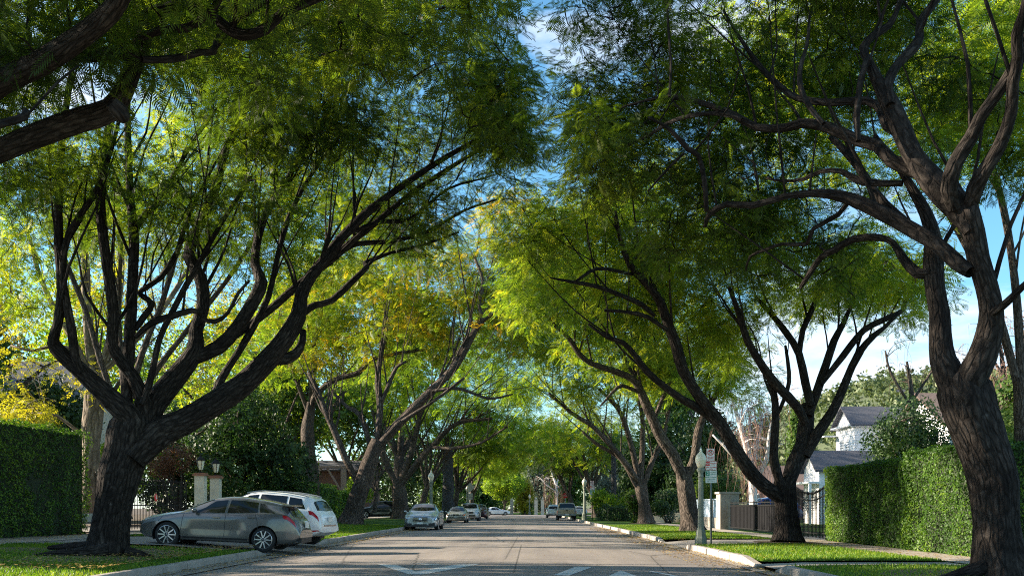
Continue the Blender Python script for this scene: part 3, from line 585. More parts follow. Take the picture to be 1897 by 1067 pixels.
R3 = limbs_px([
 (46, .2, [(1284, 985, 20), (1278, 950, 16), (1270, 905, 15), (1266, 865, 16)]),
 (46, -3, [(1268, 890, 13), (1247, 842, 13), (1223, 807, 12), (1200, 756, 11), (1186, 723, 9), (1172, 702, 8), (1134, 686, 7), (1097, 674, 6), (1073, 656, 6), (1055, 628, 5), (1022, 597, 4), (1000, 570, 2)]),
 (46, 1, [(1270, 885, 12), (1286, 855, 10), (1294, 798, 9), (1308, 762, 7), (1340, 705, 5), (1355, 660, 3)]),
 (45, -1, [(1186, 728, 5), (1160, 716, 4), (1144, 718, 4), (1112, 752, 2)]), (45, 0, [(1175, 705, 6), (1180, 660, 5), (1195, 620, 4), (1200, 570, 2)]), (45.5, 0, [(1210, 780, 6), (1235, 720, 5), (1250, 680, 4), (1255, 630, 2)])])
street_tree('jacaranda_tree', R3, [B(1180, 620, 46, 150, 85, 5), B(1060, 560, 44, 90, 80, 4), B(1290, 670, 46, 120, 70, 4), B(1060, 460, 43, 80, 70, 4), B(990, 540, 43, 60, 80, 4), B(1370, 700, 47, 60, 50, 3)],
 650, 19, .4, 5, 'leaf_fresh', 'jacaranda with a long limb bending left, directly behind the street lamp', group=KR, seed=14, keep=keep_gap, spread=.9, sec=1.4, secl=1.4)
R4 = limbs_px([
 (69, .2, [(1197, 970, 15), (1193, 940, 11), (1188, 905, 12), (1186, 885, 12)]),
 (69, -4, [(1184, 893, 8), (1160, 860, 7), (1134, 828, 6), (1097, 789, 5), (1059, 765, 4), (1017, 728, 3)]), (69, -3, [(1182, 880, 8), (1162, 798, 6), (1144, 756, 5), (1110, 720, 3)]),
 (69, 0, [(1186, 890, 9), (1190, 830, 6), (1190, 775, 5), (1181, 735, 4), (1170, 700, 2)]), (69, 1, [(1192, 900, 8), (1210, 850, 6), (1228, 812, 5), (1240, 760, 3)]), (69, -2, [(1178, 900, 6), (1150, 850, 5), (1110, 825, 4), (1080, 800, 3)])])
street_tree('jacaranda_tree', R4, [B(1130, 730, 69, 120, 60, 6), B(1050, 690, 66, 80, 60, 5), B(1220, 730, 70, 80, 60, 5), B(1060, 620, 64, 80, 60, 5), B(1170, 650, 69, 90, 50, 5), B(990, 650, 66, 60, 60, 5), B(1000, 560, 62, 70, 60, 5), B(1060, 510, 60, 80, 50, 5)],
 620, 16, .48, 5, 'leaf_fresh', 'jacaranda with upright fan of grey limbs above the low clipped shrubs on the right', group=KR, seed=15, keep=keep_gap, spread=1.1, sec=1.4, secl=1.6)
L2 = limbs_px([
 (59, 0, [(648, 972, 19), (662, 925, 16), (680, 870, 15), (700, 815, 15)]),
 (59, -3, [(698, 830, 13), (734, 789, 11), (762, 761, 11), (800, 723, 10), (837, 686, 9), (861, 648, 8), (884, 606, 7), (900, 588, 6), (922, 577, 4), (960, 560, 3)]),
 (59, 0, [(698, 830, 9), (704, 751, 8), (700, 700, 7), (708, 650, 5), (720, 600, 3)]), (59, 1, [(668, 905, 9), (640, 848, 8), (620, 800, 7), (602, 760, 6), (590, 725, 5), (570, 690, 3)]),
 (59, 1, [(690, 840, 7), (668, 770, 6), (645, 755, 5), (620, 730, 3)]), (59, -1, [(703, 755, 5), (722, 708, 5), (735, 680, 4), (752, 670, 3)]), (57.5, -1, [(800, 725, 5), (850, 720, 4), (905, 738, 3), (950, 730, 2)]),
 (57, 0, [(895, 600, 5), (888, 560, 5), (895, 520, 4), (880, 480, 3)]), (58, -1, [(745, 780, 6), (800, 745, 4), (860, 700, 3)])])
street_tree('jacaranda_tree', L2, [B(740, 540, 63, 150, 75, 6), B(850, 560, 61, 100, 70, 5), B(640, 560, 65, 100, 70, 5), B(760, 640, 61, 120, 40, 4), B(930, 500, 60, 80, 70, 5), B(930, 600, 60, 60, 50, 5), B(960, 420, 58, 70, 50, 5), B(780, 460, 63, 110, 50, 5), B(600, 650, 65, 70, 50, 4)],
 820, 19, .46, 5, 'leaf_gold', 'leaning jacaranda with orange and yellow autumn leaves, near the white car', group=KL, seed=16, keep=keep_gap, spread=1.0, sec=1.6, secl=1.5)
T5 = limbs_px([
 (66, 0, [(582, 950, 13), (580, 900, 12), (574, 850, 12), (570, 800, 12), (576, 745, 11)]), (66, 0, [(575, 760, 8), (580, 681, 7), (584, 634, 6), (592, 590, 5), (600, 540, 3)]), (66, 0, [(572, 765, 7), (558, 728, 5), (542, 681, 5), (530, 640, 3)]),
 (66, -4, [(578, 755, 7), (584, 733, 7), (617, 705, 6), (664, 690, 6), (687, 667, 5), (734, 655, 4), (786, 648, 3)])])
street_tree('garden_tree', T5, [B(560, 590, 66, 90, 80, 5), B(500, 660, 66, 70, 60, 5), B(620, 510, 66, 90, 60, 5)],
 220, 12, .6, 5, 'leaf_lime', 'slender straight trunk rising behind the white car, with lime and gold leaves', seed=17, spread=1.1, flare=.1)
L3 = limbs_px([
 (86, 0, [(743, 962, 17), (741, 925, 14), (735, 885, 14)]), (86, 0, [(733, 895, 9), (711, 845, 7), (700, 800, 5), (690, 760, 3)]), (86, -2, [(738, 895, 9), (753, 865, 8), (772, 798, 6), (781, 751, 4)]),
 (86, -4, [(742, 900, 9), (772, 859, 8), (805, 822, 6), (847, 784, 5), (912, 775, 3)]), (84, -3, [(800, 828, 5), (840, 830, 4), (890, 820, 3), (940, 790, 2)])])
street_tree('jacaranda_tree', L3, [B(800, 690, 86, 110, 50, 6), B(890, 690, 82, 90, 60, 6), B(700, 720, 86, 70, 50, 5), B(930, 640, 80, 70, 50, 5), B(970, 700, 78, 60, 60, 5), B(900, 560, 80, 90, 50, 5)],
 560, 15, .56, 5, 'leaf_lime', 'thick-trunked jacaranda on the left verge behind the parked silver sedan', group=KL, seed=18, spread=1.3, sec=1.6, secl=1.8)
def auto(base, H, lean, seed, n=6, r=.32):
    rg = random.Random(seed); b = Vector(base); fk = b+Vector((lean*.12*H, 0, H*.26)); o = [[(*b, r*1.2), (*(b.lerp(fk, .5)+Vector((rg.uniform(-.1, .1), 0, 0))), r), (*fk, r*.95)]]
    for i in range(n):
        a = 6.28*i/n+rg.uniform(-.4, .4); e = Vector((math.cos(a)*H*.33+lean*.35*H, math.sin(a)*H*.33, H*rg.uniform(.62, .8)))
        m = fk+Vector((e.x*.35, e.y*.35, (e.z-H*.26)*.5))+Vector((rg.uniform(-.5, .5), 0, rg.uniform(-.3, .3))); e = b+e
        o.append([(*(fk-Vector((0, 0, .4))), r*.6), (*m, r*.42), (*(m.lerp(e, .6)+Vector((0, 0, .4))), r*.25), (*e, r*.1)])
    return o
def P0(x, Y, z): return ((x-VX)*Y/F, Y, z)
for nm, px, Y, H, lean, blobs, leaf, sd_, lab, g in (
 ('jacaranda_tree', 777, 101, 13, .5, [B(860, 770, 100, 90, 40, 6), B(790, 760, 101, 60, 40, 5), B(930, 750, 98, 70, 40, 5), B(970, 800, 96, 50, 40, 5)], 'leaf_lime', 21, 'jacaranda just beyond the left street lamp, behind the thick-trunked one', KL),
 ('jacaranda_tree', 838, 122, 13, .4, [B(880, 830, 122, 60, 30, 6), B(930, 810, 118, 60, 34, 6)], 'leaf_fresh', 22, 'smaller jacaranda behind the white off-roader on the left kerb', KL),
 ('jacaranda_tree', 868, 146, 12, .4, [B(910, 860, 146, 50, 22, 6), B(950, 840, 140, 50, 26, 5)], 'leaf_lime', 23, 'farthest left kerb jacaranda, by the diamond road sign', KL),
 ('jacaranda_tree', 1104, 112, 13, -.35, [B(1085, 830, 112, 65, 36, 6), B(1030, 800, 106, 60, 40, 6), B(1130, 800, 112, 50, 40, 5)], 'leaf_fresh', 24, 'upright jacaranda beside the far parking sign on the right', KR),
 ('jacaranda_tree', 1064, 134, 12, -.5, [B(1030, 850, 134, 55, 28, 6), B(1000, 820, 128, 50, 34, 6), B(1070, 840, 134, 45, 28, 5)], 'leaf_deep', 25, 'leaning jacaranda behind the tan pickup on the right', KR)):
    street_tree(nm, auto(P0(px, Y, .1), H, lean, sd_), blobs, 240, 11, .85, 5, leaf, lab, group=g, seed=sd_, spread=1.4, sec=1.4, secl=2)
# pale-barked tree with yellow leaves behind the nearest one
Y1 = limbs_px([(40, 0, [(165, 950, 20), (168, 860, 17), (170, 790, 17), (178, 730, 18), (188, 690, 18)]), (40, 1, [(180, 720, 13), (168, 650, 11), (160, 560, 10), (158, 480, 8), (150, 400, 6), (140, 320, 4)]),
 (40, 1, [(186, 700, 12), (202, 640, 10), (218, 560, 9), (224, 500, 8), (222, 420, 6), (215, 340, 4)]), (40, 0, [(172, 700, 8), (130, 620, 7), (95, 560, 6), (70, 500, 5), (55, 440, 4)]), (40, 2, [(190, 690, 9), (260, 620, 7), (310, 560, 6), (360, 480, 5), (400, 420, 3)]),
 (40, 0, [(150, 650, 5), (100, 640, 4), (60, 650, 3), (20, 640, 2)]), (40, 0, [(178, 815, 5), (150, 802, 4), (105, 770, 3), (70, 765, 2)])])
street_tree('maple_tree', Y1, [B(60, 560, 41, 130, 120, 4), B(110, 700, 38, 110, 70, 3), B(230, 480, 43, 130, 150, 4), B(330, 560, 44, 120, 130, 4), B(400, 660, 44, 110, 80, 3), B(40, 720, 38, 60, 60, 2), B(480, 560, 46, 90, 120, 4), B(200, 330, 42, 150, 120, 4)],
 430, 9, .32, 3, 'leaf_yellow', 'pale-trunked tree with sparse yellow leaves behind the nearest left jacaranda', bark='bark_pale', seed=30, spread=.7, flare=.3)
street_tree('jacaranda_tree', limbs_px([(33, 0, [(222, 960, 16), (224, 900, 13), (228, 820, 12), (232, 760, 12)]), (33, 1, [(230, 790, 9), (280, 700, 7), (340, 620, 6), (420, 520, 5), (480, 430, 4)]), (33, 0, [(231, 780, 9), (262, 660, 7), (300, 560, 6), (330, 460, 5), (350, 380, 3)]),
 (33, -1, [(230, 790, 8), (190, 680, 7), (160, 580, 6), (120, 480, 5), (90, 400, 3)]), (33, 2, [(232, 770, 8), (225, 660, 6), (220, 560, 5), (225, 450, 4)])], ),
 [B(330, 400, 34, 200, 100, 4), B(520, 430, 34, 160, 90, 4), B(120, 380, 34, 170, 110, 4), B(420, 300, 34, 260, 90, 4), B(620, 400, 35, 120, 80, 4), B(30, 500, 36, 90, 100, 4)], 520, 15, .42, 5, 'leaf_fresh', 'sunlit jacaranda mostly hidden behind the limbs of the nearest left tree', seed=31, spread=.8, thr=-.1)
street_tree('jacaranda_tree', limbs_px([(30, 0, [(1905, 1000, 20), (1902, 900, 17), (1896, 780, 16), (1890, 700, 16)]), (30, 0, [(1890, 730, 12), (1840, 560, 9), (1760, 400, 7), (1680, 260, 5), (1620, 160, 3)]), (30, 0, [(1892, 720, 12), (1880, 520, 9), (1850, 350, 7), (1800, 200, 5)]), (30, 0, [(1892, 720, 10), (1930, 560, 8), (1960, 400, 5)])]),
 [B(1600, 200, 28, 200, 160, 4), B(1640, 500, 29, 80, 60, 3), B(1780, 120, 28, 170, 150, 4), B(1450, 100, 27, 160, 120, 4), B(1900, 150, 29, 100, 160, 4), B(1700, 380, 29, 90, 60, 3)], 560, 15, .42, 5, 'leaf_fresh', 'sunlit tree behind the huge right trunk, its leaves glowing between the limbs', seed=32, spread=.8, thr=-.1, keep=keep_gap)
# ---------------------------------------------------------------- shrubs, background trees
def leafshell(blobs, n, s, rg, inner=.55, clump=1.0, flat=1.0, prick=0):
    """leaf-sized quads in uneven clumps through the outer part of a set of ellipsoids"""
    w_ = np.array([(b[3]*b[4]*b[5])**.67 for b in blobs]); w_ /= w_.sum(); V = []; Rn = []
    for b, ww in zip(blobs, w_):
        k = int(n*ww/10)+1; d = rg.normal(0, 1, (k, 3)); d /= np.linalg.norm(d, axis=1)[:, None]
        nz_ = np.array([mnoise.noise(Vector(q*2.1+np.array(b[:3])))+.5*mnoise.noise(Vector(q*5.3+np.array(b[:3]))) for q in d])
        r = (inner+(1-inner)*rg.random(k)**.5)*(1+.28*nz_)
        c = np.array(b[:3])+d*r[:, None]*np.array(b[3:6]); m = 10
        cc = np.repeat(c, m, axis=0)+rg.normal(0, s*1.5*clump, (k*m, 3)); dd = np.repeat(d, m, axis=0)+rg.normal(0, .55, (k*m, 3)); dd /= np.linalg.norm(dd, axis=1)[:, None]
        t = np.cross(dd, rg.normal(0, 1, (k*m, 3))); t /= np.linalg.norm(t, axis=1)[:, None]; u = np.cross(dd, t); q = s*rg.uniform(.6, 1.4, (k*m, 1))
        t *= q; u *= q*.55
        V.append(np.stack([cc-t, cc+u, cc+t, cc-u], 1)); Rn.append(np.clip(np.repeat(rg.random(k), m)*.5+.5*rg.random(k*m), 0, 1))
    V = np.concatenate(V); ok = V[:, :, 2].min(1) > .05
    return V[ok].reshape(-1, 3), np.concatenate(Rn)[ok]
def bush(name, blobs, n, s, leaf, label, cat='shrub', group=None, trunk=None, seed=1, bark='bark', inner=.55, stems=5):
    rg = np.random.default_rng(seed); b0 = blobs[0]; base = np.array([b0[0], b0[1], .12]) if trunk is None else np.array(trunk[0][0][:3])
    root = empty(name, tuple(base), 0, label, cat, group); mb = MB()
    if trunk is None:
        for i in range(stems):
            b = blobs[i % len(blobs)]; e = np.array(b[:3])+rg.normal(0, .35, 3)*np.array(b[3:6])
            tube(mb, [(*base, .05+.012*b[5]), (*(base*.5+e*.5+rg.normal(0, .1, 3)), .035+.006*b[5]), (*e, .015)], 5, .5, .1)
    else:
        for l in trunk: tube(mb, l, 8, .5, .12)
        tips = [np.array([(q[0], q[1], q[2]) for q in l]) for l in trunk]; nod = np.concatenate(tips)
        for i in range(26):
            b = blobs[rg.choice(len(blobs))]; e = np.array(b[:3])+rg.normal(0, .4, 3)*np.array(b[3:6]); a = nod[np.argmin(np.linalg.norm(nod-e, axis=1))]
            tube(mb, [(*a, .06), (*(a*.5+e*.5+rg.normal(0, .2, 3)), .04), (*e, .015)], 5, .7, .1)
    mb.xform(Matrix.Translation(-Vector(base))); mb.build('trunk' if trunk is not None else 'stem', M[bark], root)
    V, rr = leafshell(blobs, n, s, rg, inner); V -= base; quads('crown' if trunk is not None else 'foliage', V, M[leaf], rr, root)
    return root
def bgtree(px, Y, ytop, wpx, leaf, label, n=9000, s=.16, seed=1, bark='bark', low=.25, name='background_tree', cat='tree', lobes=7, zb=.1):
    rg = random.Random(seed); X = (px-VX)*Y/F; H = EYE+(HY-ytop)*Y/F-zb; rw = wpx*Y/F; bl = []
    for i in range(lobes):
        a = 6.28*i/lobes+rg.random(); h = low+(1-low)*(.2+.62*rg.random()); k = math.sin(math.pi*min(.95, .25+.7*(h-low)/(1-low)))
        bl.append((X+math.cos(a)*rw*.5*k, Y+math.sin(a)*rw*.5*k, zb+H*h, rw*.52*rg.uniform(.8, 1.2), rw*.5, H*(1-low)*.26*rg.uniform(.8, 1.2)))
    bl.append((X, Y, zb+H*.83, rw*.5, rw*.5, H*.17)); bl.append((X, Y, zb+H*(low+.1), rw*.55, rw*.5, H*.15))
    return bush(name, bl, n, s, leaf, label, cat, None, auto((X, Y, zb), H, 0, seed, 5, max(.14, H*.022)), seed, bark, .5)
for a in (
 (455, 55, 715, 125, 'leaf_ever', 'dark rounded evergreen behind the pillars with lanterns', 26000, .10, 41, .1),
 (330, 60, 740, 90, 'leaf_ever', 'dark evergreen between the thick left trunk and the gate pillars', 14000, .11, 42, .1),
 (90, 52, 690, 100, 'leaf_ever', 'dark tree beneath the slate roof behind the tall left hedge', 14000, .11, 43, .1),
 (520, 88, 640, 90, 'leaf_mid', 'mid green tree left of the slender trunk', 15000, .16, 44, .1),
 (640, 110, 700, 90, 'leaf_mid', 'green tree behind the timber building on the left', 12000, .2, 45, .15),
 (730, 140, 760, 80, 'leaf_ever', 'dark tree behind the black car in the left garden', 10000, .24, 46, .05),
 (805, 175, 800, 60, 'leaf_mid', 'tree behind the left street lamp, far back', 8000, .3, 47, .05),
 (880, 200, 830, 60, 'leaf_ever', 'dark tree beyond the crossing, left of the bright lime tree', 9000, .3, 48, 0),
 (1003, 215, 850, 42, 'leaf_olive', 'silvery olive-green tree at the end of the street', 12000, .26, 49, .02),
 (1060, 200, 840, 46, 'leaf_mid', 'green tree at the end of the street behind the tan pickup', 8000, .3, 50, .02),
 (955, 250, 835, 50, 'leaf_mid', 'rounded green tree far beyond the end of the street', 7000, .35, 68, .02),
 (1035, 240, 830, 40, 'leaf_ever', 'dark tree far beyond the end of the street behind the pickup', 7000, .35, 69, .02),
 (905, 235, 845, 40, 'leaf_mid', 'green tree far beyond the white sedan', 7000, .35, 70, .02),
 (1145, 135, 800, 60, 'leaf_olive', 'greyish tree behind the far parking sign on the right', 9000, .22, 51, .1),
 (1215, 92, 770, 75, 'leaf_ever', 'tall dark green tree behind the fan-limbed right jacaranda', 15000, .17, 52, .12),
 (1305, 78, 765, 70, 'leaf_ever', 'dark green tree behind the lamp globe', 14000, .15, 53, .05),
 (1255, 118, 700, 70, 'leaf_mid', 'mid green tree high behind the right verge trees', 9000, .22, 54, .2),
 (-60, 50, 470, 150, 'leaf_mid', 'tall green tree at the left edge behind the hedge', 18000, .12, 55, .1),
 (420, 105, 560, 150, 'leaf_fresh', 'tall yellow-green tree far behind the left driveway', 18000, .2, 56, .15),
 (300, 130, 610, 150, 'leaf_mid', 'distant green tree seen between the limbs of the nearest left tree', 14000, .25, 57, .1),
 (560, 92, 500, 110, 'leaf_fresh', 'tall fresh green tree behind the slender trunk and the gold crown', 14000, .19, 64, .3),
 (160, 80, 520, 150, 'leaf_lime', 'lime green tree in the gap left of the pale forked trunk', 15000, .17, 65, .15),
 (740, 120, 520, 120, 'leaf_fresh', 'tall green tree rising above the gold-leaved crown', 14000, .24, 66, .4),
 (-990, 22.5, -60, 400, 'leaf_mid', 'large unseen tree added out of view at the left to shade the street', 14000, .13, 67, .1),  # added off-frame sun blocker, puts the near road in shade
 (1900, 44, 700, 60, 'leaf_mid', 'leafy tree beyond the right edge behind the thick trunk', 8000, .12, 58, .2)):
    bgtree(a[0], a[1], a[2], a[3], M and a[4], a[5], a[6], a[7], a[8], low=a[9])
bgtree(935, 168, 872, 46, 'leaf_lime', 'bright lime-green tree on the lawn at the end of the street', 12000, .16, 60, low=.38)
bgtree(972, 172, 892, 18, 'leaf_yellow', 'narrow yellow-green tree beside the far small lamp', 6000, .14, 61, low=.1)
bgtree(985, 260, 862, 22, 'leaf_ever', 'very dark conifer far behind the end of the street', 5000, .4, 62, low=.02)
bgtree(1180, 72, 905, 22, 'leaf_mid', 'small bright shrub tree behind the low clipped shrubs', 4000, .09, 63, low=.05, name='garden_shrub', cat='shrub')
# ---------------------------------------------------------------- hedges
def hedge(x0, x1, y0, y1, z0, z1, n, s, leaf, label, seed=1, wob=.12, name='hedge', rz=0, org=None):
    rg = np.random.default_rng(seed); b = ((x0+x1)/2, (y0+y1)/2, z0); root = empty(name, b, rz, label, 'hedge')
    hx, hy, H = (x1-x0)/2, (y1-y0)/2, z1-z0
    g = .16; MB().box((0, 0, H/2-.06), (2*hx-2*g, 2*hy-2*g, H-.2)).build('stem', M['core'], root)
    A = [2*hy*H, 2*hy*H, 2*hx*H, 2*hx*H, 4*hx*hy]; tot = sum(A); V = []; Rn = []
    for i, a in enumerate(A):
        k = int(n*a/tot); u = rg.uniform(-1, 1, k); v = rg.random(k)
        if i < 2: sx = -1 if i == 0 else 1; p = np.stack([np.full(k, sx*hx), u*hy, v*H], 1); nn = (sx, 0, 0)
        elif i < 4: sy = -1 if i == 2 else 1; p = np.stack([u*hx, np.full(k, sy*hy), v*H], 1); nn = (0, sy, 0)
        else: p = np.stack([u*hx, (2*v-1)*hy, np.full(k, H)], 1); nn = (0, 0, 1)
        nn = np.array(nn, float)
        off = np.array([mnoise.noise(Vector((q[0]*1.1+b[0], q[1]*1.1+b[1], q[2]*.9)))+.5*mnoise.noise(Vector((q[0]*4+b[0], q[1]*4+b[1], q[2]*4))) for q in p])
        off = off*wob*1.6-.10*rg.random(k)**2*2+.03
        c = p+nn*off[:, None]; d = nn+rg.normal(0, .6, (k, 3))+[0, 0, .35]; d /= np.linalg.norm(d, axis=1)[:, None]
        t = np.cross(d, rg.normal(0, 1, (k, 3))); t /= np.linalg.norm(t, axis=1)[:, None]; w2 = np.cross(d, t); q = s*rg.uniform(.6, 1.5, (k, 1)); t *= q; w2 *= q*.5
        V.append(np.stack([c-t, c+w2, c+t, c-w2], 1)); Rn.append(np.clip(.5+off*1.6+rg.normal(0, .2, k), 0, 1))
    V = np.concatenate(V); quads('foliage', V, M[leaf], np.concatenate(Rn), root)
    return root
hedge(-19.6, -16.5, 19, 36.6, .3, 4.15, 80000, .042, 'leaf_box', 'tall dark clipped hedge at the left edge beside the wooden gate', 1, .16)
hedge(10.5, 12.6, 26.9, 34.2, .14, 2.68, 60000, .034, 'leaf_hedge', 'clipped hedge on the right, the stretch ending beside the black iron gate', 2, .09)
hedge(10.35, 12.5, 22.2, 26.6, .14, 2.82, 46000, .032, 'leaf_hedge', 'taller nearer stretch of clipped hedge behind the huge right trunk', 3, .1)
hedge(-16.4, -14.2, 61, 73, .3, 2.9, 12000, .08, 'leaf_box', 'dark box hedge on the left beyond the white car', 4)
hedge(-16.6, -14.6, 75, 82, .3, 2.6, 7000, .08, 'leaf_box', 'lower dark hedge behind the leaning gold-leaved tree', 5)
hedge(6.6, 9.0, 80, 91, .15, 1.35, 9000, .07, 'leaf_ever', 'low dark clipped hedge on the right verge before the pickup', 6, .3)
hedge(-30, -12.5, 178, 180, .1, 1.9, 5000, .14, 'leaf_lime', 'bright low hedge across the end of the street, left of the white sedan', 7, .2)
hedge(-.9, 1.1, 174, 176, .1, 2.2, 2500, .1, 'leaf_hedge', 'small round-topped bush at the end of the street below the lime tree', 8, .3)
for q in ((( 1112, 925, 88, 16, 16, 1.5),(1130, 930, 87, 12, 12, 1.5), 'leaf_lime', 'yellow-green shrub in the sun beyond the low dark hedge', 71),
          ((1160, 938, 84, 14, 14, 1.2), (1172, 930, 84, 12, 14, 1.2), 'leaf_fresh', 'light green leafy shrub left of the fan-limbed trunk', 72),
          ((1235, 925, 72, 22, 16, 1.5), (1222, 940, 70, 16, 12, 1.2), 'leaf_ever', 'dark shrub right of the fan-limbed trunk by the low wall', 73),
          ((1115, 905, 120, 25, 20, 3), (1140, 900, 120, 22, 22, 3), 'leaf_olive', 'greyish bush behind the yellow-green shrub', 74),
          ((400, 890, 58, 30, 26, 1.5), (432, 900, 58, 26, 22, 1.5), 'leaf_mid', 'green shrub right of the lantern pillars', 75),
          ((545, 880, 70, 26, 32, 2), (520, 905, 70, 20, 22, 2), 'leaf_mid', 'light green shrub behind the roof of the white car', 76),
          ((660, 900, 84, 14, 16, 1.5), (675, 915, 84, 12, 10, 1.5), 'leaf_lime', 'spiky bright shrub left of the black car', 77),
          ((1340, 900, 62, 26, 18, 1.5), (1310, 905, 64, 18, 18, 1.5), 'leaf_mid', 'green shrub behind the parking sign pole', 78),
          ((1700, 800, 46, 60, 50, 2.5), (1660, 830, 46, 50, 40, 2.5), 'leaf_ever', '', 79),
          ((1870, 800, 36, 40, 50, 2), (1880, 860, 34, 36, 50, 2), 'leaf_mid', 'leafy shrub behind the huge right trunk, beside the roof', 80),
          ((30, 790, 44, 50, 30, 2), (60, 770, 45, 40, 26, 2), 'leaf_yellow', 'yellow-green shrub above the top of the left hedge', 81),
          ((205, 880, 47, 22, 40, 1.5), (190, 850, 47, 16, 30, 1.5), 'leaf_lime', 'bright shrub behind the scrolled wooden gate', 82)):
    if q[4] == 79: continue
    bl = [B(*q[0]), B(*q[1])]; bush('garden_shrub', bl, 3600, .075*q[0][2]/70+.02, q[2], q[3], seed=q[4])
# dark fine-leaved bush tree in front of the white house
bush('garden_tree', [B(1690, 785, 50, 62, 50, 2.5), B(1650, 815, 50, 48, 40, 2.5), B(1720, 830, 50, 50, 50, 2.5), B(1685, 850, 50, 70, 50, 2.5)], 13000, .075, 'leaf_ever', 'dark bushy tree in front of the white house, above the right hedge', 'tree', seed=79,
     trunk=limbs_px([(50, 0, [(1690, 980, 9), (1688, 900, 8), (1690, 840, 6), (1700, 780, 3)]), (50, 0, [(1689, 900, 6), (1660, 840, 4), (1645, 800, 2)])]), inner=.3)
# rust-coloured bush behind the left pillars
bush('garden_shrub', [B(330, 850, 52, 34, 30, 1.2), B(300, 865, 52, 24, 20, 1.2)], 2600, .06, 'leaf_rust', 'rust-red leaved shrub behind the dark driveway gate', seed=83)
# bare birch with weeping reddish twigs
def bare(name, label, stems, drops, bark, seed, tw='twig_red', lenr=(1, 3)):
    rg = random.Random(seed); base = stems[0][0]; root = empty(name, base[:3], 0, label, 'tree'); mb = MB(); tips = []
    for l in stems:
        p = tube(mb, l, 7, .4, .1); tips += [q for q in p[len(p)//3:]]
    for i in range(drops):
        q = tips[rg.randrange(len(tips))]; a = rg.uniform(0, 6.28); L = rg.uniform(.5, 1.6); e = (q[0]+math.cos(a)*L, q[1]+math.sin(a)*L, q[2]+rg.uniform(.1, .8))
        tube(mb, [(*q[:3], q[3]*.5), ((q[0]+e[0])/2, (q[1]+e[1])/2, (q[2]+e[2])/2+.1, .02), (*e, .012)], 5, .5, .1); tips.append((*e, .02))
    inv = Matrix.Translation(-Vector(base[:3])); mb.xform(inv); mb.build('trunk', M[bark], root)
    tb = MB()
    for i in range(drops*4):
        q = tips[rg.randrange(len(tips))]; L = rg.uniform(*lenr); a = rg.uniform(0, 6.28); k = rg.uniform(.1, .5)
        g1 = rg.uniform(-.25, .25); tube(tb, [(q[0], q[1], q[2], .015), (q[0]+math.cos(a)*k, q[1]+math.sin(a)*k, q[2]-.05*L+.1, .011), (q[0]+math.cos(a)*k*1.5+g1, q[1]+math.sin(a)*k*1.4, q[2]-.5*L, .008), (q[0]+math.cos(a)*k*1.6-g1*.5, q[1]+math.sin(a)*k*1.6, q[2]-L, .004)], 3, .5, 0, cap=False)
        if i % 2: tube(tb, [(q[0]+math.cos(a)*k, q[1]+math.sin(a)*k, q[2]-.05*L+.1, .009), (q[0]+math.cos(a)*k*2+.2, q[1]+math.sin(a)*k*2, q[2]-.3*L, .006), (q[0]+math.cos(a)*k*2.2+.3, q[1]+math.sin(a)*k*2.2, q[2]-.7*L, .004)], 3, .5, 0, cap=False)
    tb.xform(inv); tb.build('twigs', M[tw], root); return root
bare('birch_tree', 'bare white-barked birch with reddish weeping twigs behind the parking sign', limbs_px([
    (54, 0, [(1398, 985, 9.5), (1395, 920, 8.1), (1392, 870, 6.8), (1380, 820, 5.4), (1366, 770, 4.1), (1352, 720, 2.7)]), (54, 1, [(1393, 880, 6.8), (1402, 820, 5.4), (1410, 780, 4.1), (1406, 740, 2.7)]),
    (54, -1, [(1395, 900, 6.8), (1420, 850, 5.4), (1426, 800, 4.1), (1440, 755, 2.7)]), (54, 0, [(1390, 860, 5.4), (1365, 850, 4.1), (1340, 825, 2.7), (1320, 805, 2.0)]), (54, 1, [(1382, 830, 4.1), (1390, 790, 2.7), (1384, 750, 2.0)])]), 90, 'bark_birch', 5)
bare('garden_tree', 'bare brown-twigged small tree beside the black car on the left', limbs_px([(78, 0, [(694, 950, 4), (697, 910, 3.5), (700, 870, 3)]), (78, 0, [(697, 905, 3), (680, 870, 2), (676, 850, 1.5)]), (78, 0, [(698, 890, 3), (716, 865, 2), (724, 840, 1.5)])]), 40, 'bark', 6, 'twig', (.3, .9))
bare('garden_tree', 'bare pale-limbed tree at the end of the street left of the pickup', limbs_px([(150, 0, [(1032, 950, 2.2), (1030, 900, 2), (1020, 870, 1.3)]), (150, 0, [(1031, 910, 1.8), (1012, 898, 1.2), (1006, 890, .8)]), (150, 0, [(1031, 900, 1.6), (1040, 860, 1)])]), 30, 'bark_birch', 8, 'twig_red', (2, 4))
bare('willow_tree', 'bare weeping tree with thin hanging twigs behind the huge right trunk', limbs_px([(60, 0, [(1700, 960, 8), (1695, 850, 7), (1690, 740, 5), (1680, 670, 3)]), (60, 0, [(1692, 760, 4), (1650, 690, 3), (1640, 650, 2)]), (60, 0, [(1692, 740, 4), (1730, 680, 3), (1745, 640, 2)])]), 16, 'bark', 9, 'twig', (.8, 2.2))
bare('garden_tree', 'bare reddish-twigged tree at the right edge above the brown roof', limbs_px([(62, 0, [(1870, 960, 9), (1866, 800, 7), (1860, 700, 5), (1850, 620, 3)]), (62, 0, [(1864, 740, 5), (1890, 680, 4), (1900, 600, 3)]), (62, 0, [(1862, 700, 4), (1838, 660, 3), (1836, 610, 2)])]), 70, 'bark', 10, 'twig_red', (.6, 1.8))
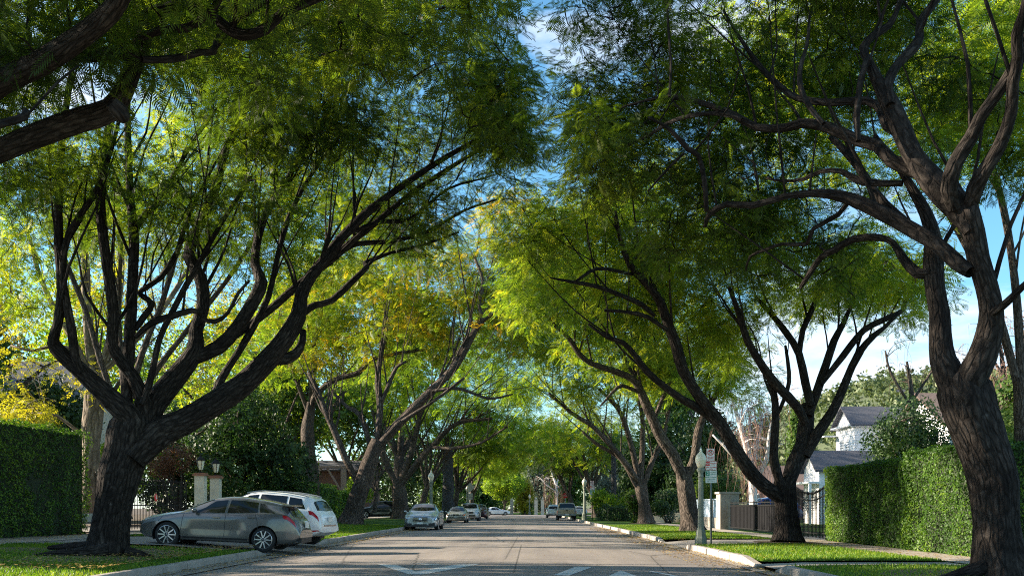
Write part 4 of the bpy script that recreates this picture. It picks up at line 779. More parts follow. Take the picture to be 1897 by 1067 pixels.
# palm trunks
for px, Y, r, h, lab in ((830, 108, .75, 9, 'thick patterned palm trunk between the left kerb trees'), (1137, 88, .3, 7, 'slim dark palm trunk left of the fan-limbed jacaranda')):
    x = (px-VX)*Y/F; root = empty('palm_tree', (x, Y, .1), 0, lab, 'palm'); mb = MB()
    tube(mb, [(0, 0, 0, r), (0, 0, h*.5, r*.8), (0, 0, h, r*.7)], 14, .25, .15); mb.build('trunk', M['bark_palm'], root)
    T = []; rg = random.Random(px)
    for i in range(34):
        a = rg.uniform(0, 6.28); el = rg.uniform(-.5, 1.1); d = Vector((math.cos(a)*math.cos(el), math.sin(a)*math.cos(el), math.sin(el))); p = Vector((0, 0, h)); sd2 = d.cross(Vector((0, 0, 1))).normalized()
        for k in range(14):
            p2 = p+d*.22; d = (d+Vector((0, 0, -.07))).normalized()
            for sgn in (-1, 1): e = p2+sd2*sgn*.45+d*.25-Vector((0, 0, .15)); T += [p2, p2+d*.05, e, p2-d*.02]
            p = p2
    quads('crown', np.array([tuple(q) for q in T]), M['leaf_mid'], RNG.random(len(T)//4), root)
# ---------------------------------------------------------------- hills with their wood
def hillz(x, y):
    k = math.exp(-((x-175)/95)**2)*50+math.exp(-((x-330)/120)**2)*44
    e = min(1, max(0, (y-190)/260)); e = e*e*(3-2*e)
    return k*e+ 6*mnoise.noise(Vector((x*.012, y*.012, 1)))*e-1
grid('hills', 30, 620, 190, 700, 50, 40, hillz, M['hill'], 0)
rg = np.random.default_rng(5); hb = []
for i in range(2600):
    x = rg.uniform(60, 560); y = rg.uniform(230, 560); r = rg.uniform(3, 6.5)
    hb.append((x, y, hillz(x, y)+r*.5, r, r, r*rg.uniform(.6, 1.2)))
V, rr = leafshell(hb, 130000, .95, rg, .6, .8)
tag(quads('hillside_wood', V, M['leaf_hill'], rr), 'scrubby green trees and bushes covering the hillside', 'wood', kind='stuff')
for i, (px, yt, lab) in enumerate(((1471, 790, 'leftmost slim cypress on the hillside'), (1480, 775, 'tall slim cypress in the middle of the hillside row'), (1490, 797, 'rightmost slim cypress of the hillside row'))):
    Y = 330; X = (px-VX)*Y/F; z0 = hillz(X, Y)-1; zt = EYE+(HY-yt)*Y/F+4; root = empty('cypress_tree', (X, Y, z0), 0, lab, 'tree', 'cypresses on the hillside')
    mb = MB(); tube(mb, [(0, 0, 0, .4), (0, 0, (zt-z0)*.5, .3), (0, 0, (zt-z0)*.95, .1)], 6, 2, .1); mb.build('trunk', M['bark'], root)
    V, rr = leafshell([(0, 0, (zt-z0)*.5+1, 1.5, 1.5, (zt-z0)*.5), (0, 0, (zt-z0)*.3+1, 1.8, 1.8, (zt-z0)*.28)], 5000, .5, rg, .4); quads('crown', V, M['leaf_mid'], rr, root)
# ---------------------------------------------------------------- houses
def gable(mb_w, mb_r, x0, x1, y0, y1, z0, ze, zr, axis='x', over=.35, th=.14):
    """walls and two roof slopes; axis: the ridge runs along it"""
    if axis == 'x':
        ym = (y0+y1)/2
        for x in (x0, x1): pass
        v = [(x0, y0, z0), (x1, y0, z0), (x1, y1, z0), (x0, y1, z0), (x0, y0, ze), (x1, y0, ze), (x1, y1, ze), (x0, y1, ze), (x0, ym, zr), (x1, ym, zr)]
        mb_w.add(v, [(0, 1, 5, 4), (2, 3, 7, 6), (0, 4, 8, 7, 3), (1, 2, 6, 9, 5), (3, 2, 1, 0), (4, 5, 9, 8), (6, 7, 8, 9)])
        s = (zr-ze)/(ym-y0)
        for sg, yy in ((-1, y0), (1, y1)):
            a = (yy+sg*over, ze-over*s+.01); b = (ym, zr+.01)
            mb_r.add([(x0-over, a[0], a[1]), (x1+over, a[0], a[1]), (x1+over, b[0], b[1]), (x0-over, b[0], b[1])]+[(x0-over, a[0], a[1]+th), (x1+over, a[0], a[1]+th), (x1+over, b[0], b[1]+th), (x0-over, b[0], b[1]+th)],
                     [(0, 1, 2, 3), (7, 6, 5, 4), (0, 4, 5, 1), (1, 5, 6, 2), (2, 6, 7, 3), (3, 7, 4, 0)])
    else:
        xm = (x0+x1)/2
        v = [(x0, y0, z0), (x1, y0, z0), (x1, y1, z0), (x0, y1, z0), (x0, y0, ze), (x1, y0, ze), (x1, y1, ze), (x0, y1, ze), (xm, y0, zr), (xm, y1, zr)]
        mb_w.add(v, [(0, 1, 5, 8, 4), (2, 3, 7, 9, 6), (0, 4, 7, 3), (1, 2, 6, 5), (3, 2, 1, 0), (4, 8, 9, 7), (5, 6, 9, 8)])
        s = (zr-ze)/(xm-x0)
        for sg, xx in ((-1, x0), (1, x1)):
            a = (xx+sg*over, ze-over*s+.01); b = (xm, zr+.01)
            mb_r.add([(a[0], y0-over, a[1]), (a[0], y1+over, a[1]), (b[0], y1+over, b[1]), (b[0], y0-over, b[1])]+[(a[0], y0-over, a[1]+th), (a[0], y1+over, a[1]+th), (b[0], y1+over, b[1]+th), (b[0], y0-over, b[1]+th)],
                     [(0, 1, 2, 3), (7, 6, 5, 4), (0, 4, 5, 1), (1, 5, 6, 2), (2, 6, 7, 3), (3, 7, 4, 0)])
def window(root, o, u, wd, ht, nx=2, ny=3, fm='white', depth=.06):
    """o: lower corner on the wall, u: unit vector along the wall; outward = u x z"""
    o = Vector(o); u = Vector(u); z = Vector((0, 0, 1)); nrm = u.cross(z); fr = MB(); t = .07
    def slab(mb, a, b, c, d, d0, d1):
        v = []
        for dd in (d0, d1):
            for s, q in ((a, c), (b, c), (b, d), (a, d)): v.append(o+u*s+z*q+nrm*dd)
        mb.add(v, [(0, 1, 2, 3), (7, 6, 5, 4), (0, 4, 5, 1), (1, 5, 6, 2), (2, 6, 7, 3), (3, 7, 4, 0)])
    slab(fr, -t, 0, -t, ht+t, 0, depth); slab(fr, wd, wd+t, -t, ht+t, 0, depth); slab(fr, 0, wd, ht, ht+t, 0, depth); slab(fr, 0, wd, -t, 0, 0, depth+.03)
    for i in range(1, nx): slab(fr, wd*i/nx-.018, wd*i/nx+.018, 0, ht, .012, depth-.012)
    for j in range(1, ny): slab(fr, 0, wd, ht*j/ny-.018, ht*j/ny+.018, .014, depth-.014)
    f = fr.build('window', M[fm], root); g = MB(); slab(g, 0, wd, 0, ht, .003, .01); g.build('pane', M['window'], f)
def siding(mb, o, u, wd, z0, z1, step=.2):
    o = Vector(o); u = Vector(u); n = u.cross(Vector((0, 0, 1))); z = z0
    while z < z1-step:
        a, b = o+n*.002, o+u*wd+n*.002; q = n*.03
        mb.add([(a.x, a.y, z), (b.x, b.y, z), (b.x+q.x, b.y+q.y, z), (a.x+q.x, a.y+q.y, z), (a.x, a.y, z+step*.9), (b.x, b.y, z+step*.9)], [(0, 1, 2, 3), (3, 2, 5, 4), (0, 3, 4), (1, 5, 2)]); z += step
# white house on the right: tower, link roof and low front gable
hx = 25.35; HYY = 75
root = empty('white_house', (hx, HYY, .1), 0, 'white clapboard house with a tall gabled tower behind the right hedge', 'house'); W = MB(); RF = MB()
gable(W, RF, 0, 2.6, 0, 4.5, 0, 7.7, 9.1, 'x', .4)                       # tower
siding(W, (0, 4.5, 0), (0, -1, 0), 4.5, 3.0, 7.7); siding(W, (0, 0, 0), (1, 0, 0), 2.6, 3.0, 7.7)
gable(W, RF, 2.9, 9.5, 2.2, 7.5, 0, 7.4, 9.3, 'x', .35)                  # main upper block
gable(W, RF, -4.4, 1.4, -5.5, -1.7, 0, 4.0, 5.25, 'x', .4)                # low front wing, gable to the camera
siding(W, (-4.4, -5.5, 0), (1, 0, 0), 5.8, .4, 3.6); siding(W, (-4.4, -1.7, 0), (0, -1, 0), 3.8, .4, 3.9)
W.build('wall', M['white'], root); RF.build('roof', M['shingle'], root)
for c_, s_ in (((1.3, -.25, 7.5), (3.3, .2, .16)), ((-.22, 2.25, 7.6), (.4, 4.7, .12)), ((-4.85, -3.6, 3.0), (.9, 4.6, .14))): MB().box(c_, s_).build('trim', M['white'], root)
MB().box((-.55, 4.3, 7.0), (1.1, .9, .1)).build('awning', M['white'], root)
window(root, (0, 3.3, 4.6), (0, -1, 0), .8, 1.9, 2, 4); window(root, (0, 2.0, 4.6), (0, -1, 0), .8, 1.9, 2, 4)
window(root, (-3.6, -5.5, 1.1), (1, 0, 0), 1.5, 1.4, 3, 2); window(root, (-1.4, -5.5, 1.1), (1, 0, 0), 1.5, 1.4, 3, 2); window(root, (-4.4, -2.5, 1.1), (0, -1, 0), 2.0, 1.4, 3, 2)
for v_ in ((-5.15, -5.8), (-5.15, -1.5)): 
    MB().box((v_[0], v_[1], 1.45), (.18, .18, 2.9)).build('post', M['white'], root)
# brick house with tile roof behind
root = empty('brick_house', (28, 96, .1), 0, 'red brick house with tiled roof seen left of the white house', 'house'); W = MB(); RF = MB(); gable(W, RF, -4, 4, 0, 9, 0, 3.0, 5.4, 'x', .4); W.build('wall', M['brick'], root); RF.build('roof', M['shingle_brown'], root)
window(root, (-4, 6, 1.2), (0, -1, 0), 2, 1.4)
root = empty('house', (36.6, 68, .1), 0, 'house with brown shingle roof and white eaves at the right edge behind the trunk', 'house'); W = MB(); RF = MB(); gable(W, RF, -7, 7, 0, 9, 0, 7.2, 9.6, 'x', .7); W.build('wall', M['white'], root); RF.build('roof', M['shingle_brown'], root)
MB().box((0, -.75, 6.9), (15, .1, .25)).build('gutter', M['white'], root); window(root, (-3, 0, 4.6), (1, 0, 0), 1.6, 1.5); window(root, (2, 0, 4.6), (1, 0, 0), 1.6, 1.5)
# left: slate-roofed house
root = empty('house', (-36.5, 62, .3), 0, 'pale house with a large grey slate roof behind the left hedge', 'house'); W = MB(); RF = MB(); gable(W, RF, -8, 6.3, 0, 11, 0, 6.3, 11.0, 'x', .5); W.build('wall', M['stucco'], root); RF.build('roof', M['shingle'], root)
gable(W, RF, 0, 0, 0, 0, 0, 0, 1) if False else None
window(root, (1, 0, 3.2), (1, 0, 0), 1.2, 1.8); window(root, (3.6, 0, 3.2), (1, 0, 0), 1.2, 1.8); MB().box((-2, 4, 10.4), (1, .8, 3)).build('chimney', M['brick'], root)
MB().box((0, -.4, 6.1), (14.6, .3, .3)).build('trim', M['stucco'], root)
# brick and timber building behind the left hedge row
root = empty('house', (-21, 106, .2), 0, 'brick house with timber posts behind the left trees near the hedge', 'house'); W = MB(); RF = MB(); gable(W, RF, -3.5, 3.8, 0, 8, 0, 5.2, 6.3, 'x', .5); W.build('wall', M['brick'], root); RF.build('roof', M['shingle'], root)
T = MB(); T.box((-3.2, -.6, 2.7), (.35, .35, 5.4)); T.box((1.2, -.6, 2.7), (.6, .4, 5.4)); T.box((-1, -.6, 5.5), (6, .4, .25)); T.bar((-3.2, -.6, 2.5), (-1.2, -.6, 5.4), .2); T.bar((1.2, -.6, 2.5), (-.6, -.6, 5.4), .2); T.build('porch_frame', M['timber'], root)
window(root, (-2, 0, 1), (1, 0, 0), 1.4, 1.6)
for i, (px, py, Y, wd, lab) in enumerate(((1700, 738, 400, 16, 'pale house on top of the hill'), (1640, 770, 380, 10, 'small pale house partway up the hill'))):
    p = P(px, py, Y); root = empty('hill_house', (p.x, p.y, p.z), 0, lab, 'house'); W = MB(); RF = MB(); gable(W, RF, -wd/2, wd/2, 0, 8, -6, 2, 4, 'x', .6); W.build('wall', M['stucco'], root); RF.build('roof', M['terracotta' if i == 2 else 'shingle'], root)
    for k in range(3): window(root, (-wd*.35+k*wd*.28, 0, -1.2), (1, 0, 0), 1.4, 1.6, 2, 2)
# ---------------------------------------------------------------- gates, pillars, walls, fences
def bars(name, x, y0, y1, z0, z1, step, m, label, cat='gate', arch=0, scroll=False, r=.02, rails=(.12, .88), spear=True, panel=None):
    root = empty(name, (x, y0, z0), 0, label, cat); n = max(2, int((y1-y0)/step)); H = z1-z0; Lh = y1-y0
    def top(u): return H+arch*math.sin(math.pi*u)
    for i in range(n+1):
        u = i/n; b = MB().bar((0, u*Lh, .04), (0, u*Lh, top(u)), r, r)
        if spear: b.lathe((0, u*Lh, top(u)), [(r, 0), (r*1.3, .03), (0.002, .12)], 5)
        b.build('bar', m, root)
    for k in rails:
        b = MB()
        for i in range(12): b.bar((0, Lh*i/12, top(i/12)*k), (0, Lh*(i+1)/12, top((i+1)/12)*k), .035, .045)
        b.build('rail', m, root)
    if panel: MB().box((.03, Lh/2, H*.45), (.012, Lh, H*.86)).build('panel', M[panel], root)
    if scroll:
        b = MB()
        for cy in (Lh*.25, Lh*.5, Lh*.75):
            pts = [(0, cy+math.cos(a*.7)*(.05+a*.03), H*.55+math.sin(a*.7)*(.05+a*.03)) for a in range(13)]
            for p, q in zip(pts, pts[1:]): b.bar(p, q, .02)
        b.build('scrollwork', m, root)
    return root
bars('driveway_gate', -16.3, 39.6, 46.6, .36, 2.45, .16, M['black'], 'black iron driveway gate beside the pillars with lanterns', rails=(.1, .5, .93), scroll=True)
o = bars('scrolled_gate', -16.3, 36.8, 39.4, .36, 2.6, .2, M['black'], 'dark wooden gate with iron scroll top left of the thick trunk', arch=.35, scroll=True, rails=(.75, .97)); MB().box((.05, 1.3, .85), (.05, 2.5, 1.7)).build('board_panel', M['brown'], o)
root = empty('warning_sign', (-16.24, 42.6, 1.75), 0, 'small red sign hanging on the black driveway gate', 'sign'); MB().lathe((0, 0, 0), [(.16, -.012), (.18, 0), (.16, .012)], 20, 'X').build('plate', M['red'], root); MB().box((.016, 0, .02), (.006, .05, .2)).box((.016, .04, -.02), (.007, .12, .05)).build('mark', M['signwhite'], root)
for Y, lab, H in ((47.3, 'nearer pale gate pillar carrying a lantern', 2.55), (49.6, 'farther pale gate pillar carrying a lantern', 2.5)):
    root = empty('gate_pillar', (-15.85, Y, .3), 0, lab, 'pillar', 'gate pillars'); MB().box((0, 0, H/2), (.46, .46, H)).build('shaft', M['stucco'], root)
    MB().box((0, 0, H+.035), (.62, .62, .07)).box((0, 0, H+.105), (.52, .52, .07)).build('cap', M['terracotta'], root); MB().box((.02, -.24, 1.0), (.2, .03, .35)).build('intercom', M['plastic'], root)
    ln = empty('lantern', (-15.85, Y, .3+H+.14), 0, lab.replace('pale gate pillar carrying a lantern', 'white lantern standing on its gate pillar'), 'lantern', 'lanterns on the gate pillars')
    b = MB(); b.lathe((0, 0, 0), [(.14, 0), (.14, .03), (.05, .06), (.05, .14), (.15, .17)], 6); b.lathe((0, 0, .66), [(.3, 0), (.26, .06), (.1, .2), (.04, .26), (.05, .3), (0.01, .38)], 6, smooth=False)
    for k in range(6): a = k*math.pi/3; b.bar((.15*math.cos(a), .15*math.sin(a), .17), (.27*math.cos(a), .27*math.sin(a), .67), .025)
    b.build('frame', M['black'], ln); MB().lathe((0, 0, .17), [(.14, 0), (.25, .49)], 6, smooth=False).build('globe', M['globe'], ln); ln.scale = (.82, .82, .9)
# low wall / fence line along the left drive
root = empty('garden_fence', (-16.5, 50.4, .3), 0, 'dark green fence behind the shrubs beyond the pillars', 'fence'); MB().box((0, 5, .85), (.06, 10, 1.7)).build('panel', M['core'], root)
for k in range(5): MB().box((.06, k*2.4+.2, .92), (.1, .1, 1.84)).build('post', M['black'], root)
X = 10.75
bars('iron_gate', X, 34.6, 38.9, .15, 2.1, .17, M['black'], 'black arched iron gate at the end of the right hedge', arch=-.3, rails=(.12, .86), r=.028)
for Y, lab in ((34.5, 'nearer black gate post by the end of the hedge'), (39.0, 'farther black gate post left of the arched iron gate')):
    root = empty('gate_post', (X, Y, .15), 0, lab, 'post'); MB().box((0, 0, 1.1), (.13, .13, 2.2)).build('shaft', M['black'], root); MB().lathe((0, 0, 2.2), [(.1, 0), (.1, .03), (.03, .06), (.07, .12), (.005, .2)], 10).build('finial', M['black'], root)
bars('metal_fence', X, 39.3, 51.2, .2, 1.62, .3, M['black'], 'long low black fence with dark mesh behind the right verge trunk', 'fence', rails=(.06, .84, .95), r=.018, spear=False, panel='darkwall')
root = empty('wall_pillar', (X, 51.9, .15), 0, 'square concrete pillar between the black fence and the pale panel wall', 'pillar'); MB().box((0, 0, .95), (1.0, 1.1, 1.9)).box((0, 0, 1.94), (1.14, 1.24, .1)).build('shaft', M['conc'], root)
root = empty('panel_wall', (X, 52.6, .15), 0, 'low concrete wall topped with pale blue panels left of the pillar', 'wall'); MB().box((0, 5, .3), (.25, 10, .6)).build('base', M['conc'], root)
for k in range(3): MB().box((0, 1.65+k*3.3, 1.1), (.06, 3.0, .98)).build('panel', M['bluegrey'], root)
for k in range(4): MB().box((0, .05+k*3.3, .9), (.22, .22, 1.5)).build('post', M['conc'], root)
MB().box((0, 5, 1.63), (.2, 10.1, .06)).build('rail', M['bluegrey'], root)
root = empty('low_wall', (9.8, 76, .15), 0, 'low stucco wall with steps behind the right jacarandas', 'wall'); MB().box((1.6, 0, .35), (5, .3, .7)).box((1.6, 0, .72), (5.1, .42, .08)).build('wall', M['stucco'], root); MB().box((3.2, -1, .2), (2, 2, .4)).build('step', M['stucco'], root)
bush('garden_shrub', [(10.6, 72, .6, .4, .4, .5), (10.9, 72.3, .9, .3, .3, .35)], 500, .07, 'leaf_olive', 'small potted-looking grey shrub at the foot of the low wall', seed=92)
for px, Y, lab in ((993, 168, 'left pale gate pillar at the end of the street'), (1005, 168, 'right pale gate pillar at the end of the street'), (948, 176, 'pale pillar behind the lime tree at the end of the street')):
    root = empty('gate_pillar', ((px-VX)*Y/F, Y, .1), 0, lab, 'pillar'); MB().box((0, 0, 1.25), (.55, .5, 2.5)).build('shaft', M['stucco'], root); MB().box((0, 0, 2.54), (.7, .65, .09)).lathe((0, 0, 2.58), [(.1, 0), (.2, .15), (.12, .36), (.01, .42)], 10).build('cap', M['stucco'], root)
# ---------------------------------------------------------------- lamps and signs
def lamp(x, y, H, z, label, group='street lamps'):
    root = empty('street_lamp', (x, y, z), 0, label, 'lamp', group); k = H/3.1
    b = MB(); b.lathe((0, 0, 0), [(.24, 0), (.24, .22), (.2, .27), (.19, .42), (.145, .5), (.15, .54)], 8, smooth=False); b.v = [(v[0]*k*.8, v[1]*k*.8, v[2]*k) for v in b.v]; b.build('base', M['post'], root)
    b = MB(); b.lathe((0, 0, .54), [(.125, 0), (.118, .5), (.1, 1.6)], 16, smooth=False, flute=.09); b.v = [(v[0]*k*.8, v[1]*k*.8, v[2]*k) for v in b.v]; b.build('shaft', M['post'], root)
    b = MB(); b.lathe((0, 0, 2.14), [(.1, 0), (.13, .03), (.1, .06), (.1, .16), (.15, .2), (.17, .26), (.15, .3)], 16); b.v = [(v[0]*k*.8, v[1]*k*.8, v[2]*k) for v in b.v]; b.build('capital', M['post'], root)
    b = MB(); b.lathe((0, 0, 2.44), [(.11, 0), (.17, .1), (.215, .22), (.225, .3), (.2, .38), (.13, .46), (.06, .52), (.045, .55), (.05, .57), (.03, .62), (.004, .68)], 20); b.v = [(v[0]*k*.8, v[1]*k*.8, v[2]*k) for v in b.v]; b.build('globe', M['globe'], root)
lamp(5.46, 30.4, 3.04, .14, 'green-grey street lamp with cream acorn globe beside the near parking sign')
lamp(-7.45, 76, 4.05, .18, 'street lamp on the left kerb above the parked silver sedan')
lamp(-7.5, 124, 4.05, .18, 'small distant street lamp on the left kerb by the diamond sign')
lamp(.55, 170, 3.6, .12, 'tiny street lamp at the end of the street beside the yellow-green tree')
lamp(5.5, 92, 4.05, .15, 'street lamp on the right kerb just behind the tan pickup')
def text(s, x, z, size, m, parent, y=-.012, name='lettering'):
    cu = bpy.data.curves.new(name, 'FONT'); cu.body = s; cu.size = size; cu.align_x = 'CENTER'; cu.align_y = 'CENTER'; cu.extrude = .0015
    o = bpy.data.objects.new(name, cu); COL.objects.link(o); dg = bpy.context.evaluated_depsgraph_get(); me = bpy.data.meshes.new_from_object(o.evaluated_get(dg)); bpy.data.objects.remove(o)
    me.materials.clear(); me.materials.append(m); o = bpy.data.objects.new(name, me); COL.objects.link(o); o.parent = parent; o.location = (x, y, z); o.rotation_euler = (R(90), 0, 0); return o
def ring(mb, x, z, r, w, y, n=28):
    v = []
    for k in range(n): a = 6.283*k/n; v += [(x+math.cos(a)*r, y, z+math.sin(a)*r), (x+math.cos(a)*(r-w), y, z+math.sin(a)*(r-w)), (x+math.cos(a)*r, y+.008, z+math.sin(a)*r), (x+math.cos(a)*(r-w), y+.008, z+math.sin(a)*(r-w))]
    f = []
    for k in range(n): a = 4*k; b = 4*((k+1) % n); f += [(a, a+1, b+1, b), (a, b, b+2, a+2), (a+1, a+3, b+3, b+1)]
    mb.add(v, f)
def parking(x, y, z, k, label, H=3.03, extra=False):
    root = empty('parking_sign', (x, y, z), 0, label, 'sign', 'parking restriction signs')
    MB().lathe((0, .03, 0), [(.032*k, 0), (.032*k, (H-.02)*k)], 10).build('pole', M['post_paint'], root)
    def plate(cx, cz, w, h):
        p = MB().box((cx*k, 0, cz*k), (w*k, .008, h*k)).build('plate', M['signwhite'], root); return p
    def edge(cx, cz, w, h, m, p, t=.008):
        b = MB()
        for sx in (-1, 1): b.box(((cx+sx*(w/2-t))*k, -.006, cz*k), (t*k, .004, (h-t)*k))
        for sz in (-1, 1): b.box((cx*k, -.0065, (cz+sz*(h/2-t))*k), ((w-t)*k, .003, t*k))
        b.build('border', m, p)
    z1 = H-.2; p = plate(-.02, z1, .27, .4); edge(-.02, z1, .27, .4, M['red'], p)
    text('P', -.02*k, (z1+.075)*k, .17*k, M['plastic'], p); b = MB(); ring(b, -.02*k, (z1+.075)*k, .095*k, .02*k, -.016); b.bar(((-.02-.062)*k, -.016, (z1+.075+.062)*k), ((-.02+.062)*k, -.016, (z1+.075-.062)*k), .004, .018*k); b.build('prohibition_ring', M['red'], p)
    text('8AM-10AM', -.02*k, (z1-.07)*k, .042*k, M['red'], p); text('THURSDAY', -.02*k, (z1-.115)*k, .04*k, M['red'], p); text('STREET CLEANING', -.02*k, (z1-.155)*k, .022*k, M['red'], p)
    z2 = z1-.345; p = plate(0, z2, .36, .28); edge(0, z2, .36, .28, M['red'], p)
    MB().box((-.105*k, -.006, (z2+.06)*k), (.12*k, .004, .13*k)).build('panel', M['red'], p); text('NO', -.105*k, (z2+.06)*k, .085*k, M['signwhite'], p)
    text('PARKING', .06*k, (z2+.075)*k, .05*k, M['red'], p); text('ANY TIME', .06*k, (z2+.03)*k, .03*k, M['red'], p); text('6PM TO 8AM', 0, (z2-.055)*k, .058*k, M['red'], p); text('NIGHTLY', 0, (z2-.105)*k, .03*k, M['red'], p)
    z3 = z2-.35; p = plate(0, z3, .37, .4); edge(0, z3, .37, .4, M['green'], p)
    MB().box((-.11*k, -.006, (z3+.1)*k), (.12*k, .004, .15*k)).build('panel', M['green'], p); text('2', -.11*k, (z3+.1)*k, .13*k, M['signwhite'], p)
    text('HOUR', .06*k, (z3+.135)*k, .06*k, M['green'], p); text('PARKING', .06*k, (z3+.075)*k, .045*k, M['green'], p); text('8AM TO 6PM', 0, (z3-.02)*k, .058*k, M['green'], p); text('EXCEPT SUNDAY', 0, (z3-.085)*k, .036*k, M['green'], p); text('PERMITS EXEMPT', 0, (z3-.135)*k, .034*k, M['green'], p)
    if extra: MB().lathe((0, -.004, (z3-.36)*k), [(.11*k, -.004), (.11*k, .004)], 20, 'Y').build('plate', M['signwhite'], root)
parking(5.88, 30.9, .15, 1.0, 'near parking sign with red and green plates beside the street lamp')
parking(5.95, 87.6, .15, 1.18, 'far parking sign with round plate beside the low dark hedge', extra=True)
root = empty('warning_sign', (-7.6, 130, .15), 0, 'grey back of a diamond road sign with a square plate below, far left kerb', 'sign'); MB().lathe((0, 0, 0), [(.05, 0), (.05, 4.4)], 8).build('pole', M['galv'], root)
b = MB(); b.add([(0, -.05, 3.15), (.75, -.05, 3.9), (0, -.05, 4.65), (-.75, -.05, 3.9), (0, -.03, 3.15), (.75, -.03, 3.9), (0, -.03, 4.65), (-.75, -.03, 3.9)], [(0, 1, 2, 3), (7, 6, 5, 4), (0, 4, 5, 1), (1, 5, 6, 2), (2, 6, 7, 3), (3, 7, 4, 0)]).build('plate', M['dullgrey'], root); MB().box((0, -.045, 2.65), (.85, .02, .85)).build('plate', M['dullgrey'], root)
root = empty('stop_sign', (5.6, 140, .15), 0, 'small red stop sign at the far corner above the tan pickup', 'sign'); MB().lathe((0, 0, 0), [(.04, 0), (.04, 3.2)], 8).build('pole', M['galv'], root); p = MB().lathe((0, -.05, 2.9), [(.42, -.01), (.42, .01)], 8, 'Y', rz=R(22.5), smooth=False).build('plate', M['red'], root); text('STOP', 0, 2.9, .28, M['signwhite'], p, -.075)
# ---------------------------------------------------------------- cars
def itp(tab, x): t = np.array(tab, float); return float(np.interp(x, t[:, 0], t[:, 1]))
def smooth_itp(tab, x, h=.045): return sum(itp(tab, x+d)*w for d, w in ((-h, .25), (0, .5), (h, .25)))
class Body:
    def __init__(s, L, W, top, belt, bot, wid, wr, wx=(.9, 3.6)): s.wx = wx; s.L, s.W, s.top, s.belt, s.bot, s.wid, s.wr = L, W, top, belt, bot, wid, wr
    def ctrl(s, x):
        w = s.W/2*smooth_itp(s.wid, x); zt = smooth_itp(s.top, x); zb = smooth_itp(s.bot, x); be = min(smooth_itp(s.belt, x), zt-.035); r = s.W/2*smooth_itp(s.wr, x); r = min(r, w*.9)
        h = be-zb; g = zt-be; bu = .026*sum(math.exp(-((x-q)/.43)**2) for q in s.wx); dn = .016 if s.wx[0]+.5 < x < s.wx[1]-.5 else 0; dn *= min(1, abs(x-s.wx[0]-.5)/.2, abs(x-s.wx[1]+.5)/.2)
        e = min(.09, g*.45)
        return np.array([(0, zb), (.7*w, zb), (.93*w, zb+.03), (.985*w+bu, zb+.16*h), (w+bu-dn, zb+.45*h), (.99*w+bu*.4, zb+.82*h), (.95*w, be), (.955*w*.5+(r+.01)*.5+.012, be+(g-e)*.5), (r, zt-e), (r*.84, zt-e*.32), (0, zt)])
    def pt(s, x, q):
        c = s.ctrl(x); q = min(max(q, 0), 10); i = min(int(q), 9); t = q-i
        a, b_ = c[i], c[i+1]
        if q >= 9: # roof to centre: gentle dome
            return np.array([x, a[0]+(b_[0]-a[0])*t, a[1]+(b_[1]-a[1])*math.sin(t*math.pi/2)])
        p0 = c[max(i-1, 0)]; p3 = c[min(i+2, 10)]
        k = .5; m0 = (b_-p0)*k*.5; m1 = (p3-a)*k*.5; h00 = 2*t**3-3*t*t+1; h10 = t**3-2*t*t+t; h01 = -2*t**3+3*t*t; h11 = t**3-t*t
        v = h00*a+h10*m0+h01*b_+h11*m1
        return np.array([x, v[0], v[1]])
    def nrm(s, x, q):
        p = s.pt(x, q); a = s.pt(min(x+.02, s.L), q)-s.pt(max(x-.02, 0), q); b = s.pt(x, min(q+.05, 10))-s.pt(x, max(q-.05, 0)); n = np.cross(a, b); n /= (np.linalg.norm(n)+1e-9)
        if n[1] < -.01 or (abs(n[1]) < .01 and n[2] < 0 and q > 5): n = -n
        return n
    def mesh(s):
        u = np.linspace(0, 1, 110); xs = s.L*(u-.085*np.sin(2*math.pi*u)); qs = list(np.arange(0, 1, .25))+list(np.arange(1, 5, .125))+list(np.arange(5, 9.01, .25))+[9.33, 9.66, 10]; half = [[s.pt(x, q) for q in qs] for x in xs]; b = MB(); n = len(qs); m = 2*n-2
        for row in half:
            b.v += [tuple(p) for p in row]+[(p[0], -p[1], p[2]) for p in row[-2:0:-1]]
        for i in range(len(xs)-1):
            for k in range(m): k2 = (k+1) % m; b.f.append((i*m+k, (i+1)*m+k, (i+1)*m+k2, i*m+k2)); b.sm.append(True)
        b.f.append(tuple(range(m))); b.f.append(tuple(((len(xs)-1)*m+k) for k in range(m))[::-1]); b.sm += [False, False]
        return b
    def patch(s, b, A, Bq, off=.004, side=(1, -1), nx=10, ns=5):
        """A = (x from, x to, s) lower edge, Bq = upper edge"""
        for sd_ in side:
            v = []; f = []
            for j in range(ns+1):
                t = j/ns; q = A[2]+(Bq[2]-A[2])*t; xa = A[0]+(Bq[0]-A[0])*t; xb = A[1]+(Bq[1]-A[1])*t
                for i in range(nx+1):
                    x = xa+(xb-xa)*i/nx; p = s.pt(x, q)+s.nrm(x, q)*off; v.append((p[0], sd_*p[1], p[2]))
            for j in range(ns):
                for i in range(nx): a = j*(nx+1)+i; f.append((a, a+1, a+nx+2, a+nx+1))
            b.add(v, f, True)
        return b
